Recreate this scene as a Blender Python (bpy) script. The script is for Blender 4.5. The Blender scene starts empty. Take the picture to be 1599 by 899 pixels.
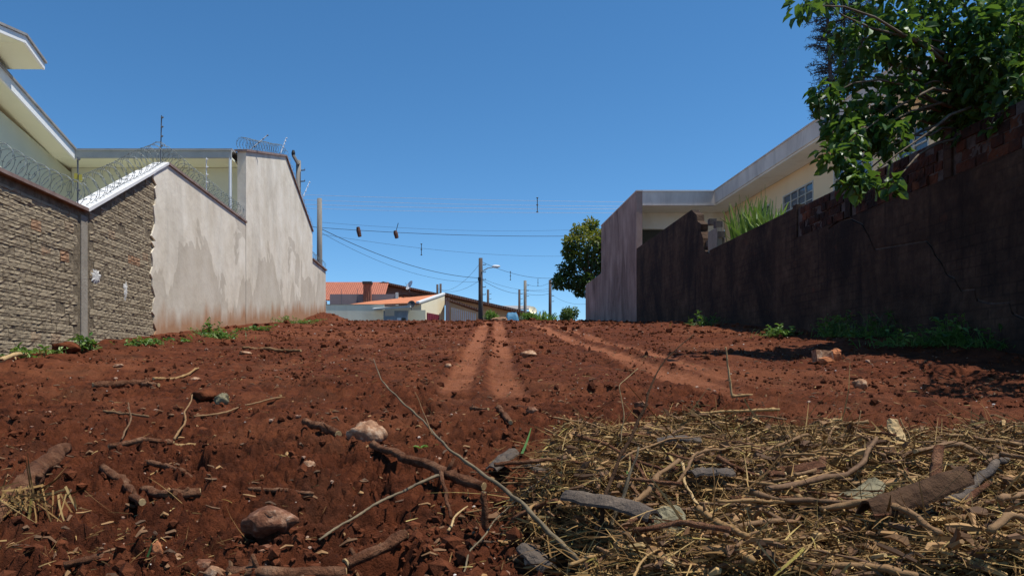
import bpy, math, random
import numpy as np
from mathutils import Vector

# ------------------------------------------------------------------ camera, sky, sun, exposure
scene = bpy.context.scene
COL = scene.collection
F, CX, HY = 1155.0, 703.0, 585.0            # focal length and principal point of the photograph (1599 px wide)
cam_data = bpy.data.cameras.new('camera')
cam_data.sensor_width = 36.0
cam_data.lens = F / 1599.0 * 36.0
cam_data.shift_x = (799.5 - CX) / 1599.0
cam_data.shift_y = (HY - 449.5) / 1599.0
cam_data.clip_start = 0.05
cam_data.clip_end = 3000
cam = bpy.data.objects.new('camera', cam_data)
cam.rotation_euler = (math.pi / 2, 0, 0)
COL.objects.link(cam)
scene.camera = cam

SUN = Vector((0.37, -0.06, 0.93)).normalized()   # towards the sun
world = bpy.data.worlds.new('World')
scene.world = world
world.use_nodes = True
wn, wl = world.node_tree.nodes, world.node_tree.links
wn.clear()
sky = wn.new('ShaderNodeTexSky')
sky.sky_type = 'NISHITA'
sky.sun_disc = False
sky.sun_elevation = math.asin(SUN.z)
sky.sun_rotation = math.atan2(SUN.x, SUN.y)
sky.altitude = 0
sky.air_density = 0.75
sky.dust_density = 0.0
sky.ozone_density = 6.0
bg = wn.new('ShaderNodeBackground')
bg.inputs['Strength'].default_value = 0.138
hsat = wn.new('ShaderNodeHueSaturation')
hsat.inputs['Saturation'].default_value = 1.15
hsat.inputs['Hue'].default_value = 0.493
wo = wn.new('ShaderNodeOutputWorld')
wl.new(sky.outputs[0], hsat.inputs['Color'])
wl.new(hsat.outputs[0], bg.inputs['Color'])
wl.new(bg.outputs[0], wo.inputs['Surface'])

sun_data = bpy.data.lights.new('sun', 'SUN')
sun_data.energy = 5.0
sun_data.angle = math.radians(0.5)
sun_data.color = (1.0, 0.96, 0.88)
sun = bpy.data.objects.new('sun', sun_data)
sun.rotation_euler = SUN.to_track_quat('Z', 'Y').to_euler()
COL.objects.link(sun)

vs = scene.view_settings
vs.view_transform = 'Standard'
vs.look = 'None'
vs.exposure = 0.12
vs.gamma = 1.0
vs.use_curve_mapping = False
scene.cycles.max_bounces = 6
scene.cycles.diffuse_bounces = 4
scene.cycles.transparent_max_bounces = 4
scene.cycles.caustics_reflective = False
scene.cycles.caustics_refractive = False

rng = np.random.default_rng(7)
random.seed(7)

# ------------------------------------------------------------------ numeric noise
_G = np.random.default_rng(99).uniform(0, 2 * math.pi, (256, 256))
_GX, _GY = np.cos(_G), np.sin(_G)
def perlin(x, y):
    xi, yi = np.floor(x).astype(int), np.floor(y).astype(int)
    xf, yf = x - xi, y - yi
    u, v = xf * xf * xf * (xf * (xf * 6 - 15) + 10), yf * yf * yf * (yf * (yf * 6 - 15) + 10)
    a, b, c, d = xi & 255, (xi + 1) & 255, yi & 255, (yi + 1) & 255
    n00 = _GX[a, c] * xf + _GY[a, c] * yf
    n10 = _GX[b, c] * (xf - 1) + _GY[b, c] * yf
    n01 = _GX[a, d] * xf + _GY[a, d] * (yf - 1)
    n11 = _GX[b, d] * (xf - 1) + _GY[b, d] * (yf - 1)
    return (n00 * (1 - u) + n10 * u) * (1 - v) + (n01 * (1 - u) + n11 * u) * v
def fbm(x, y, octaves=4, gain=0.5):
    s, a, f = 0, 1.0, 1.0
    for i in range(octaves):
        s = s + a * perlin(x * f + 17.3 * i, y * f - 9.1 * i)
        a *= gain
        f *= 2.03
    return s
_R = np.random.default_rng(5)
_JX, _JY, _JR = _R.random((256, 256)), _R.random((256, 256)), _R.random((256, 256))
def clods(x, y, rmin, rmax, share):
    """rounded lumps scattered on a jittered grid (cell = 1)"""
    xi, yi = np.floor(x).astype(int), np.floor(y).astype(int)
    h = np.zeros_like(x)
    for dx in (-1, 0, 1):
        for dy in (-1, 0, 1):
            a, b = (xi + dx) & 255, (yi + dy) & 255
            px, py = xi + dx + _JX[a, b], yi + dy + _JY[a, b]
            q = _JR[a, b]
            r = np.where(q < share, rmin + (rmax - rmin) * (q / share), 0)
            d2 = (x - px) ** 2 + (y - py) ** 2
            h = np.maximum(h, np.sqrt(np.maximum(r * r - d2, 0)))
    return h
def sstep(a, b, x):
    t = np.clip((x - a) / (b - a), 0, 1)
    return t * t * (3 - 2 * t)

# ------------------------------------------------------------------ the shape of the lot
XL, XR = -5.65, 7.30                         # faces of the two boundary walls
def base(X, Y):
    X, Y = np.asarray(X, float), np.asarray(Y, float)
    z = -0.8 + 0.106 * np.minimum(Y, 21) + 0.080 * np.clip(Y - 21, 0, 19) - 0.004 * np.clip(Y - 42, 0, 60)
    z = z + 0.14 * sstep(4.8, 7.3, X) * sstep(7, 11, Y) * sstep(30, 20, Y)
    z = z + 0.42 * np.exp(-((X + 5.0) / 0.8) ** 2 - ((Y - 29.5) / 1.8) ** 2)
    z = z + 0.10 * np.exp(-((X + 5.3) / 0.9) ** 2) * sstep(30, 12, Y)
    z = z + 0.13 * pile_mask(X, Y)
    return z
def pile_mask(X, Y):
    e = 0.22 * perlin(X * 2.1 + 3, Y * 2.1) + 0.12 * perlin(X * 5.1 + 3, Y * 5.1)
    far = 3.75 + 0.15 * np.sin(X * 1.7) - 0.9 * sstep(0.75, 0.05, X)
    return sstep(-0.05, 0.35, X - 0.16 + e) * sstep(0.05, -0.30, Y - far + e * 2) * sstep(4.0, 3.4, X + e)
TRK = [([6.0, 6.26, 9.5, 16.1, 22.9, 34], [0.02, 0.05, 0.24, 0.66, 1.10, 1.8], 0.145, 5.7),
       ([6.0, 6.26, 9.5, 16.1, 22.9, 34], [0.50, 0.50, 0.64, 1.10, 1.50, 2.2], 0.145, 5.6),
       ([5.8, 6.06, 7.26, 9.0, 11.9, 16.1, 22.4, 34], [2.62, 2.52, 2.43, 2.32, 2.34, 2.33, 2.56, 3.0], 0.18, 6.0),
       ([5.8, 7.87, 10, 12.8, 16.8, 22.4, 34], [2.75, 2.80, 2.90, 2.86, 2.87, 3.05, 3.5], 0.16, 7.2)]
def track(X, Y):
    t = np.zeros_like(X); edge = np.zeros_like(X)
    for ys, xs, w, y0 in TRK:
        d = np.abs(X - np.interp(Y, ys, xs) + 0.05 * perlin(Y * 0.9, X * 0 + 3.3) + 0.035 * perlin(X * 6, Y * 4))
        on = sstep(y0 - 0.7, y0 + 1.5, Y + 1.3 * fbm(X * 1.7, Y * 1.3, 3)) * sstep(36, 30, Y)
        on = on * (0.62 + 0.38 * sstep(-0.25, 0.12, fbm(X * 0.9 + 5, Y * 0.6, 3)))
        t = np.maximum(t, sstep(w + 0.06, w - 0.06, d) * on)
        edge = np.maximum(edge, np.exp(-((d - w - 0.09) / 0.06) ** 2) * on)
    return t, edge
def soil(X, Y, detail=True):
    X, Y = np.asarray(X, float), np.asarray(Y, float)
    z = base(X, Y)
    z = z + (0.06 * fbm(X * 0.55, Y * 0.55, 3) + 0.05 * fbm(X * 1.7 + 9, Y * 1.7, 2)) * (1 - 0.5 * sstep(10, 22, Y)) - 0.03 + 0.10 * fbm(X * 0.8 + 4, Y * 0.35, 4) * sstep(16, 24, Y)
    if not detail:
        return z
    t, e = track(X, Y)
    wx = X + 0.06 * perlin(X * 6, Y * 6) + 0.02 * perlin(X * 19, Y * 19)
    wy = Y + 0.06 * perlin(X * 6 + 40, Y * 6) + 0.02 * perlin(X * 19 + 40, Y * 19)
    rough = 0.45 + 0.55 * sstep(-0.3, 0.35, fbm(X * 0.45 + 3, Y * 0.45 + 8, 2))
    rough = rough * (0.55 + 0.45 * sstep(9, 5, Y)) * (1 - 0.45 * sstep(2.6, 3.6, X) * sstep(3.8, 4.6, Y))
    bil = lambda f, o: np.sqrt(np.abs(perlin(wx * f + o, wy * f - o)) + 0.006) - 0.44
    near = sstep(11, 5, Y)
    c = 0.085 * bil(2.6, 3) + (0.10 * bil(6.1, 11) + 0.085 * bil(13.7, 5)) * (0.55 + 0.45 * near) + (0.056 * bil(29, 8) + 0.030 * bil(57, 2) + 0.008 * perlin(X * 110, Y * 110)) * (0.4 + 0.6 * near)
    k = fbm(X * 1.1 + 30, Y * 1.1, 2)
    c = c + (0.14 * clods(wx / 0.36, wy / 0.36, 0.06, 0.32, 0.36) + 0.11 * clods(wx / 0.15 + 7, wy / 0.15, 0.14, 0.44, 0.6)) * sstep(-0.25, 0.3, k)
    c = c + 0.030 * clods(wx / 0.06 + 3, wy / 0.06 + 9, 0.2, 0.5, 0.6)
    c = c - 0.19 * sstep(0.22, 0.52, fbm(X * 2.3 + 70, Y * 3.1, 3))
    z = z + c * rough * (1 - 0.90 * t) * 1.05
    z = z - 0.034 * t + 0.045 * e * (0.6 + 0.8 * perlin(X * 3, Y * 3))
    z = z + 0.011 * t * np.sign(np.sin(Y * 2 * math.pi / 0.17 + 1.5 * np.sin(X * 9))) * sstep(14, 8, Y)
    return z
def GZ(x, y):
    return float(soil(np.array([x]), np.array([y]))[0])
def BZ(x, y):
    return float(soil(np.array([x]), np.array([y]), False)[0])
def GP(px, py):
    """the point of the ground that shows at a photograph pixel"""
    s = (HY - py) / F
    lo, hi = 1.0, 45.0
    for i in range(50):
        m = 0.5 * (lo + hi)
        if BZ((px - CX) / F * m, m) < s * m: lo = m
        else: hi = m
    return np.array([(px - CX) / F * lo, lo, BZ((px - CX) / F * lo, lo)])
def PP(px, py, Y):
    return np.array([(px - CX) / F * Y, Y, (HY - py) / F * Y])
def YL(px): return XL * F / (px - CX)        # depth at which the wall faces cross a pixel column
def YR(px): return XR * F / (px - CX)

# ------------------------------------------------------------------ mesh helpers
class MB:
    def __init__(s): s.V, s.Fc, s.n, s.T = [], [], 0, []
    def add(s, V, Fc, tint=None):
        V = np.asarray(V, float).reshape(-1, 3)
        s.V.append(V)
        for f in Fc: s.Fc.append((np.asarray(f, int) + s.n))
        s.n += len(V)
        s.T.append(np.full(len(V), 0.5) if tint is None else np.broadcast_to(np.asarray(tint, float), (len(V),)))
        return s
    def box(s, x0, x1, y0, y1, z0, z1):
        V = [(x0,y0,z0),(x1,y0,z0),(x1,y1,z0),(x0,y1,z0),(x0,y0,z1),(x1,y0,z1),(x1,y1,z1),(x0,y1,z1)]
        return s.add(V, [np.array([(0,3,2,1),(4,5,6,7),(0,1,5,4),(1,2,6,5),(2,3,7,6),(3,0,4,7)])])
    def hexa(s, lower, upper):
        return s.add(list(lower) + list(upper), [np.array([(3,2,1,0),(4,5,6,7),(0,1,5,4),(1,2,6,5),(2,3,7,6),(3,0,4,7)])])
    def tube(s, path, radii, sides=6, tint=None, caps=True):
        P = np.asarray(path, float); n = len(P)
        R = np.broadcast_to(np.asarray(radii, float), (n,))
        T = np.gradient(P, axis=0); T /= np.linalg.norm(T, axis=1)[:, None] + 1e-12
        ref = np.array([0, 0, 1.0]) if abs(T[:, 2]).mean() < 0.8 else np.array([1.0, 0, 0])
        U = np.cross(T, ref); U /= np.linalg.norm(U, axis=1)[:, None] + 1e-12
        W = np.cross(U, T)
        a = np.arange(sides) * 2 * math.pi / sides
        V = (P[:, None] + R[:, None, None] * (np.cos(a)[None, :, None] * U[:, None] + np.sin(a)[None, :, None] * W[:, None])).reshape(-1, 3)
        i, j = np.meshgrid(np.arange(n - 1), np.arange(sides), indexing='ij')
        k = (j + 1) % sides
        Q = np.stack([i * sides + j, i * sides + k, (i + 1) * sides + k, (i + 1) * sides + j], -1).reshape(-1, 4)
        fs = [Q]
        if caps: fs += [np.arange(sides)[::-1][None], (np.arange(sides) + (n - 1) * sides)[None]]
        return s.add(V, fs, tint)
    def prism(s, pts, axis, a, b):
        """polygon pts (2D) extruded along an axis from a to b"""
        n = len(pts); V = []
        for c in (a, b):
            for p in pts:
                V.append({'x': (c, p[0], p[1]), 'y': (p[0], c, p[1]), 'z': (p[0], p[1], c)}[axis])
        s.add(V, [np.arange(n)[::-1][None], (np.arange(n) + n)[None], np.array([(i, (i+1) % n, (i+1) % n + n, i + n) for i in range(n)])])
        return s
    def mesh(s, name, smooth=False):
        V = np.concatenate(s.V); me = bpy.data.meshes.new(name)
        starts, idx, tot = [], [], 0
        for f in s.Fc:
            k = f.shape[1]
            starts.append(tot + np.arange(len(f)) * k); idx.append(f.ravel()); tot += f.size
        me.vertices.add(len(V)); me.vertices.foreach_set('co', V.astype(np.float32).ravel())
        me.loops.add(tot); me.loops.foreach_set('vertex_index', np.concatenate(idx).astype(np.int32))
        st = np.concatenate(starts).astype(np.int32)
        me.polygons.add(len(st)); me.polygons.foreach_set('loop_start', st)
        me.update(calc_edges=True)
        at = me.attributes.new('tint', 'FLOAT', 'POINT')
        at.data.foreach_set('value', np.concatenate(s.T).astype(np.float32))
        me.validate()
        if smooth: me.shade_smooth()
        else: me.shade_flat()
        return me
    def build(s, name, mat, parent=None, smooth=False, **tags):
        return obj(name, s.mesh(name, smooth), mat, parent, **tags)
def obj(name, me, mat, parent=None, **tags):
    if mat is not None and not me.materials: me.materials.append(mat)
    o = bpy.data.objects.new(name, me)
    COL.objects.link(o)
    if parent is not None: o.parent = parent
    return tag(o, **tags)
def tag(o, label=None, cat=None, group=None, kind=None):
    if label: o['label'] = label
    if cat: o['category'] = cat
    if group: o['group'] = group
    if kind: o['kind'] = kind
    return o
def thing(name, loc, label, cat, group=None, rz=0):
    o = bpy.data.objects.new(name, None)
    o.empty_display_size = 0.2
    COL.objects.link(o)
    o.location = loc; o.rotation_euler = (0, 0, rz)
    return tag(o, label, cat, group)
def subpart(mb, name, mat, root, owner, smooth=False, **tags):
    """a piece of a part, given in world coordinates"""
    L = np.array(root.location)
    mb.V = [v - L for v in mb.V]
    return mb.build(name, mat, owner, smooth, **tags)
def part(mb, name, mat, root, smooth=False, **tags):
    """parts given in world coordinates, stored relative to an unrotated root"""
    L = np.array(root.location)
    mb.V = [v - L for v in mb.V]
    return mb.build(name, mat, root, smooth, **tags)
def blades(n, P, D, L, W, bend, tint, mb, N=None, droop=0.0, segs=2):
    """n curved narrow strips: start P, direction D, length L, width W"""
    D = D / (np.linalg.norm(D, axis=1)[:, None] + 1e-9)
    if N is None: N = rng.normal(size=(n, 3))
    S = np.cross(D, N); S /= np.linalg.norm(S, axis=1)[:, None] + 1e-9
    U = np.cross(S, D)
    V = []
    for k in range(segs + 1):
        t = k / segs
        c = P + D * (L * t)[:, None] + U * (bend * L * t * t)[:, None] - np.array([0, 0, 1.0]) * (droop * L * t * t)[:, None]
        w = W * (1.0 - 0.75 * t ** 2) * 0.5
        V += [c - S * w[:, None], c + S * w[:, None]]
    m = 2 * (segs + 1)
    V = np.stack(V, 1).reshape(-1, 3)
    b = np.arange(n)[:, None, None] * m
    Q = np.array([(2*k, 2*k+1, 2*k+3, 2*k+2) for k in range(segs)])[None] + b
    return mb.add(V, [Q.reshape(-1, 4)], np.repeat(tint, m))
def leaves(P, D, N, L, W, tint, mb, fold=0.18):
    """pointed oval leaves, folded along the midrib: six points each"""
    n = len(P)
    D = D / (np.linalg.norm(D, axis=1)[:, None] + 1e-9)
    S = np.cross(D, N); S /= np.linalg.norm(S, axis=1)[:, None] + 1e-9
    U = np.cross(S, D)
    def pt(a, b, c): return P + D * (L * a)[:, None] + S * (W * b)[:, None] + U * (L * c)[:, None]
    V = np.stack([pt(0, 0, 0), pt(.30, -.48, fold), pt(.72, -.34, fold * .6), pt(1, 0, -.12), pt(.72, .34, fold * .6), pt(.30, .48, fold), pt(.5, 0, 0.0)], 1).reshape(-1, 3)
    b = np.arange(n)[:, None, None] * 7
    Q = (np.array([(0, 6, 2, 1), (6, 3, 2, 2), (0, 5, 4, 6), (6, 4, 3, 3)])[None] + b)
    T4 = np.concatenate([Q[:, 0], Q[:, 2]])
    T3 = np.concatenate([Q[:, 1, :3], Q[:, 3, :3]])
    return mb.add(V, [T4, T3], np.repeat(tint, 7))

# ------------------------------------------------------------------ materials
def nodes(name):
    m = bpy.data.materials.new(name); m.use_nodes = True
    nt = m.node_tree
    b = nt.nodes['Principled BSDF']
    return m, nt, b
def mk(nt, t, **kw):
    n = nt.nodes.new(t)
    for k, v in kw.items():
        if k in n.inputs: n.inputs[k].default_value = v
        else: setattr(n, k, v)
    return n
def ramp(nt, fac, stops, interp='LINEAR'):
    r = nt.nodes.new('ShaderNodeValToRGB'); r.color_ramp.interpolation = interp
    e = r.color_ramp.elements
    while len(e) < len(stops): e.new(0.5)
    for i, (p, c) in enumerate(stops):
        e[i].position = p; e[i].color = (*c, 1) if len(c) == 3 else c
    nt.links.new(fac, r.inputs['Fac'])
    return r.outputs['Color']
def noise(nt, scale, detail=5, rough=0.6, stretch=None, coord='Object', dist=0.0):
    tc = nt.nodes.new('ShaderNodeTexCoord'); out = tc.outputs[coord]
    if stretch:
        mp = nt.nodes.new('ShaderNodeMapping'); mp.inputs['Scale'].default_value = stretch
        nt.links.new(out, mp.inputs['Vector']); out = mp.outputs['Vector']
    n = mk(nt, 'ShaderNodeTexNoise', Scale=scale, Detail=detail, Roughness=rough, Distortion=dist)
    nt.links.new(out, n.inputs['Vector'])
    return n.outputs['Fac']
def mix(nt, fac, a, b, mode='MIX'):
    m = nt.nodes.new('ShaderNodeMix'); m.data_type = 'RGBA'; m.blend_type = mode
    for s, v in ((0, fac), (6, a), (7, b)):
        if isinstance(v, (int, float)): m.inputs[s].default_value = v
        elif isinstance(v, tuple): m.inputs[s].default_value = (*v, 1)
        else: nt.links.new(v, m.inputs[s])
    return m.outputs[2]
def bump(nt, b, h, strength, dist):
    n = mk(nt, 'ShaderNodeBump', Strength=strength, Distance=dist)
    nt.links.new(h, n.inputs['Height'])
    nt.links.new(n.outputs['Normal'], b.inputs['Normal'])
def math_(nt, op, a, b=0.0, c=0.0, clamp=False):
    m = nt.nodes.new('ShaderNodeMath'); m.operation = op; m.use_clamp = clamp
    for i, v in enumerate((a, b, c)):
        if isinstance(v, (int, float)): m.inputs[i].default_value = v
        else: nt.links.new(v, m.inputs[i])
    return m.outputs[0]
def basic(name, stops, scale=4, rough=0.85, bstr=0.3, bdist=0.01, bscale=40, spec=0.3, stretch=None, tint=None, rnd=None, detail=5):
    """noise-mottled surface; tint = colours by per-piece attribute, rnd = per-object variation"""
    m, nt, b = nodes(name)
    f = noise(nt, scale, detail, 0.65, stretch)
    c = ramp(nt, f, stops)
    if tint:
        at = mk(nt, 'ShaderNodeAttribute', attribute_name='tint')
        c = mix(nt, 0.72, c, ramp(nt, at.outputs['Fac'], tint))
    if rnd:
        oi = nt.nodes.new('ShaderNodeObjectInfo')
        c = mix(nt, 0.6, c, ramp(nt, oi.outputs['Random'], rnd))
    nt.links.new(c, b.inputs['Base Color'])
    b.inputs['Roughness'].default_value = rough
    b.inputs['Specular IOR Level'].default_value = spec
    if bstr: bump(nt, b, noise(nt, bscale, 6, 0.7, stretch), bstr, bdist)
    return m
def leafmat(name, tint, rough=0.4, trans=0.3, spec=0.4):
    m, nt, b = nodes(name)
    at = mk(nt, 'ShaderNodeAttribute', attribute_name='tint')
    c = ramp(nt, at.outputs['Fac'], tint)
    nt.links.new(c, b.inputs['Base Color'])
    b.inputs['Roughness'].default_value = rough
    b.inputs['Specular IOR Level'].default_value = spec
    tr = nt.nodes.new('ShaderNodeBsdfTranslucent')
    nt.links.new(mix(nt, 0.5, c, (0.25, 0.42, 0.04)), tr.inputs['Color'])
    ms = nt.nodes.new('ShaderNodeMixShader'); ms.inputs[0].default_value = trans
    nt.links.new(b.outputs[0], ms.inputs[1]); nt.links.new(tr.outputs[0], ms.inputs[2])
    nt.links.new(ms.outputs[0], nt.nodes['Material Output'].inputs['Surface'])
    return m
def above_ground(nt):
    """height of a wall point above the sloping lot"""
    g = nt.nodes.new('ShaderNodeNewGeometry')
    sx = nt.nodes.new('ShaderNodeSeparateXYZ'); nt.links.new(g.outputs['Position'], sx.inputs[0])
    gz = math_(nt, 'MULTIPLY_ADD', sx.outputs['Y'], 0.104, -0.78)
    return math_(nt, 'SUBTRACT', sx.outputs['Z'], gz)

def soil_material():
    m, nt, b = nodes('red soil')
    at = mk(nt, 'ShaderNodeAttribute', attribute_name='tint')
    f1 = noise(nt, 0.7, 4, 0.6); f2 = noise(nt, 9, 8, 0.72); f3 = noise(nt, 60, 6, 0.75)
    c = ramp(nt, f2, [(0.32, (0.024, 0.0072, 0.0036)), (0.46, (0.090, 0.0245, 0.0100)), (0.58, (0.155, 0.043, 0.0170)), (0.75, (0.25, 0.080, 0.034))])
    c = mix(nt, ramp(nt, f1, [(0.35, (0, 0, 0)), (0.65, (1, 1, 1))]), c, mix(nt, 0.5, c, (0.145, 0.040, 0.0155)))
    c = mix(nt, ramp(nt, f3, [(0.62, (0, 0, 0)), (0.74, (0.55, 0.55, 0.55))]), c, (0.25, 0.095, 0.045))
    dry = ramp(nt, noise(nt, 0.42, 7, 0.66, dist=0.5), [(0.50, (0, 0, 0)), (0.62, (0.75, 0.75, 0.75))])
    c = mix(nt, dry, c, mix(nt, 0.55, c, (0.30, 0.105, 0.046)))
    grey = ramp(nt, noise(nt, 1.3, 3, 0.5), [(0.55, (0, 0, 0)), (0.7, (0.45, 0.45, 0.45))])
    c = mix(nt, grey, c, (0.085, 0.036, 0.018))
    c = mix(nt, ramp(nt, noise(nt, 3.1, 7, 0.7), [(0.52, (0, 0, 0)), (0.68, (0.55, 0.55, 0.55))]), c, (0.050, 0.017, 0.0085))
    trk = ramp(nt, noise(nt, 14, 6, 0.7), [(0.3, (0.23, 0.076, 0.033)), (0.7, (0.37, 0.140, 0.070))])
    c = mix(nt, math_(nt, 'MULTIPLY', at.outputs['Fac'], 1.0, clamp=True), c, trk)
    mul = ramp(nt, noise(nt, 30, 6, 0.75), [(0.3, (0.045, 0.026, 0.014)), (0.6, (0.12, 0.075, 0.038)), (0.8, (0.22, 0.15, 0.075))])
    c = mix(nt, math_(nt, 'MULTIPLY', at.outputs['Fac'], -1.0, clamp=True), c, mul)
    nt.links.new(c, b.inputs['Base Color'])
    b.inputs['Roughness'].default_value = 0.95
    b.inputs['Specular IOR Level'].default_value = 0.12
    bump(nt, b, math_(nt, 'ADD', noise(nt, 45, 8, 0.75), math_(nt, 'MULTIPLY', noise(nt, 160, 4, 0.7), 0.5)), 1.0, 0.028)
    return m
def plaster_material():
    m, nt, b = nodes('weathered cement plaster')
    c = ramp(nt, noise(nt, 1.1, 6, 0.62), [(0.3, (0.60, 0.525, 0.41)), (0.5, (0.72, 0.645, 0.525)), (0.7, (0.81, 0.745, 0.63))])
    st = noise(nt, 0.8, 5, 0.6, (1, 1.5, 0.4), dist=0.5)
    c = mix(nt, ramp(nt, st, [(0.50, (0, 0, 0)), (0.70, (0.42, 0.42, 0.42))]), c, (0.44, 0.395, 0.32))
    h = above_ground(nt)
    hn = math_(nt, 'MULTIPLY_ADD', noise(nt, 0.55, 5, 0.55, (1, 1, 0.8), dist=0.6), 4.2, -1.35)
    damp = math_(nt, 'SUBTRACT', hn, math_(nt, 'MULTIPLY', h, 0.55))
    c = mix(nt, ramp(nt, damp, [(-0.06 + 0.0, (0, 0, 0)), (0.03, (0.45, 0.45, 0.45))]), c, (0.36, 0.30, 0.225))
    sp = math_(nt, 'SUBTRACT', math_(nt, 'MULTIPLY', noise(nt, 1.6, 4, 0.6, (1, 1, 0.3)), 1.15), h)
    c = mix(nt, ramp(nt, sp, [(0.0, (0, 0, 0)), (0.42, (0.85, 0.85, 0.85))]), c, (0.36, 0.17, 0.075))
    nt.links.new(c, b.inputs['Base Color'])
    b.inputs['Roughness'].default_value = 0.92; b.inputs['Specular IOR Level'].default_value = 0.2
    bump(nt, b, math_(nt, 'ADD', noise(nt, 3, 6, 0.65), math_(nt, 'MULTIPLY', noise(nt, 60, 4, 0.7), 0.12)), 0.5, 0.03)
    return m
def mouldy_material():
    m, nt, b = nodes('mould-blackened plaster')
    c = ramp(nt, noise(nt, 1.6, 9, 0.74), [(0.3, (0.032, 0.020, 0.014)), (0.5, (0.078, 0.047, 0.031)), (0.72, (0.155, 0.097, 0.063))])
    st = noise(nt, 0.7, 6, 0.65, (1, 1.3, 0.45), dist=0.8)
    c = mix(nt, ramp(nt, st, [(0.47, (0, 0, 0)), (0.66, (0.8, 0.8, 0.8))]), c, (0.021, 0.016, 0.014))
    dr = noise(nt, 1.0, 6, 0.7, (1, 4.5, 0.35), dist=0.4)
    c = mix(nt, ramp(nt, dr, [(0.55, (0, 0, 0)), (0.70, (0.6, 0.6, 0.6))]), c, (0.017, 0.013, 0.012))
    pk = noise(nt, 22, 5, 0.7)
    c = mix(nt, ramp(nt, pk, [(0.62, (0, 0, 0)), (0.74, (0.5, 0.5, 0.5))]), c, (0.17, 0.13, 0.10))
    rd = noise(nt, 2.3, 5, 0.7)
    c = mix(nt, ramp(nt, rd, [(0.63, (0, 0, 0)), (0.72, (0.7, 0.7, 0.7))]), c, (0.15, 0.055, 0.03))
    nt.links.new(c, b.inputs['Base Color'])
    b.inputs['Roughness'].default_value = 0.95; b.inputs['Specular IOR Level'].default_value = 0.15
    bk = mk(nt, 'ShaderNodeTexBrick', Scale=1.0)
    bk.inputs['Brick Width'].default_value = 0.25; bk.inputs['Row Height'].default_value = 0.15; bk.inputs['Mortar Size'].default_value = 0.012
    g = nt.nodes.new('ShaderNodeNewGeometry')
    sx = nt.nodes.new('ShaderNodeSeparateXYZ'); nt.links.new(g.outputs['Position'], sx.inputs[0])
    cb = nt.nodes.new('ShaderNodeCombineXYZ')
    nt.links.new(sx.outputs['Y'], cb.inputs[0]); nt.links.new(sx.outputs['Z'], cb.inputs[1])
    nt.links.new(cb.outputs[0], bk.inputs['Vector'])
    c = mix(nt, math_(nt, 'MULTIPLY', bk.outputs['Fac'], ramp(nt, noise(nt, 1.2, 4, 0.6), [(0.40, (0, 0, 0)), (0.62, (0.4, 0.4, 0.4))])), c, (0.013, 0.010, 0.009))
    nt.links.new(c, b.inputs['Base Color'])
    bump(nt, b, math_(nt, 'ADD', math_(nt, 'MULTIPLY', bk.outputs['Fac'], -0.8), noise(nt, 7, 9, 0.75)), 1.0, 0.04)
    return m
def stained_wall(name, stops, streak, samt=0.7):
    m, nt, b = nodes(name)
    c = ramp(nt, noise(nt, 0.8, 6, 0.6), stops)
    st = noise(nt, 0.9, 6, 0.65, (1.2, 1.2, 0.35), dist=0.7)
    c = mix(nt, ramp(nt, st, [(0.45, (0, 0, 0)), (0.68, (samt, samt, samt))]), c, streak)
    nt.links.new(c, b.inputs['Base Color'])
    b.inputs['Roughness'].default_value = 0.9; b.inputs['Specular IOR Level'].default_value = 0.2
    bump(nt, b, noise(nt, 6, 6, 0.65), 0.3, 0.02)
    return m
def tile_material(name, a, c2):
    m, nt, b = nodes(name)
    c = ramp(nt, noise(nt, 3.0, 6, 0.7), [(0.3, a), (0.7, c2)])
    w = mk(nt, 'ShaderNodeTexWave', Scale=1.6, Distortion=0.4)
    w.bands_direction = 'X'
    tc = nt.nodes.new('ShaderNodeTexCoord'); nt.links.new(tc.outputs['Object'], w.inputs['Vector'])
    nt.links.new(c, b.inputs['Base Color']); b.inputs['Roughness'].default_value = 0.85
    bump(nt, b, w.outputs['Fac'], 0.8, 0.06)
    return m

M = {}
M['soil'] = soil_material()
M['plaster'] = plaster_material()
M['mould'] = mouldy_material()
M['terrain'] = basic('dry ground', [(0.3, (0.10, 0.04, 0.02)), (0.7, (0.16, 0.07, 0.035))], 0.5)
M['asphalt'] = basic('asphalt', [(0.3, (0.045, 0.044, 0.043)), (0.7, (0.065, 0.062, 0.06))], 2, bscale=120)
M['brick_tan'] = basic('mortar-smeared hollow brick', [(0.3, (0.17, 0.125, 0.08)), (0.52, (0.30, 0.235, 0.16)), (0.70, (0.39, 0.32, 0.22)), (0.86, (0.42, 0.17, 0.07))], 11, 0.95, 0.8, 0.014, 28, 0.15, rnd=[(0, (0.27, 0.215, 0.14)), (0.55, (0.34, 0.275, 0.185)), (0.96, (0.37, 0.30, 0.20)), (1.0, (0.42, 0.20, 0.10))])
M['mortar'] = basic('rough mortar', [(0.3, (0.11, 0.085, 0.055)), (0.7, (0.26, 0.205, 0.14))], 9, 0.95, 0.9, 0.03, 22, 0.15)
M['concrete'] = basic('grey concrete', [(0.3, (0.22, 0.19, 0.15)), (0.7, (0.34, 0.30, 0.24))], 4, 0.9, 0.5, 0.02, 30)
M['coping'] = basic('white painted coping', [(0.3, (0.62, 0.60, 0.58)), (0.7, (0.80, 0.79, 0.77))], 3, 0.7, 0.2)
M['coping_dark'] = basic('old red-brown coping', [(0.3, (0.16, 0.10, 0.085)), (0.7, (0.30, 0.22, 0.19))], 5, 0.8, 0.3)
M['patch'] = basic('white plaster splash', [(0.3, (0.50, 0.48, 0.44)), (0.7, (0.68, 0.66, 0.61))], 15, 0.9, 0.8, 0.02, 30)
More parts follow.
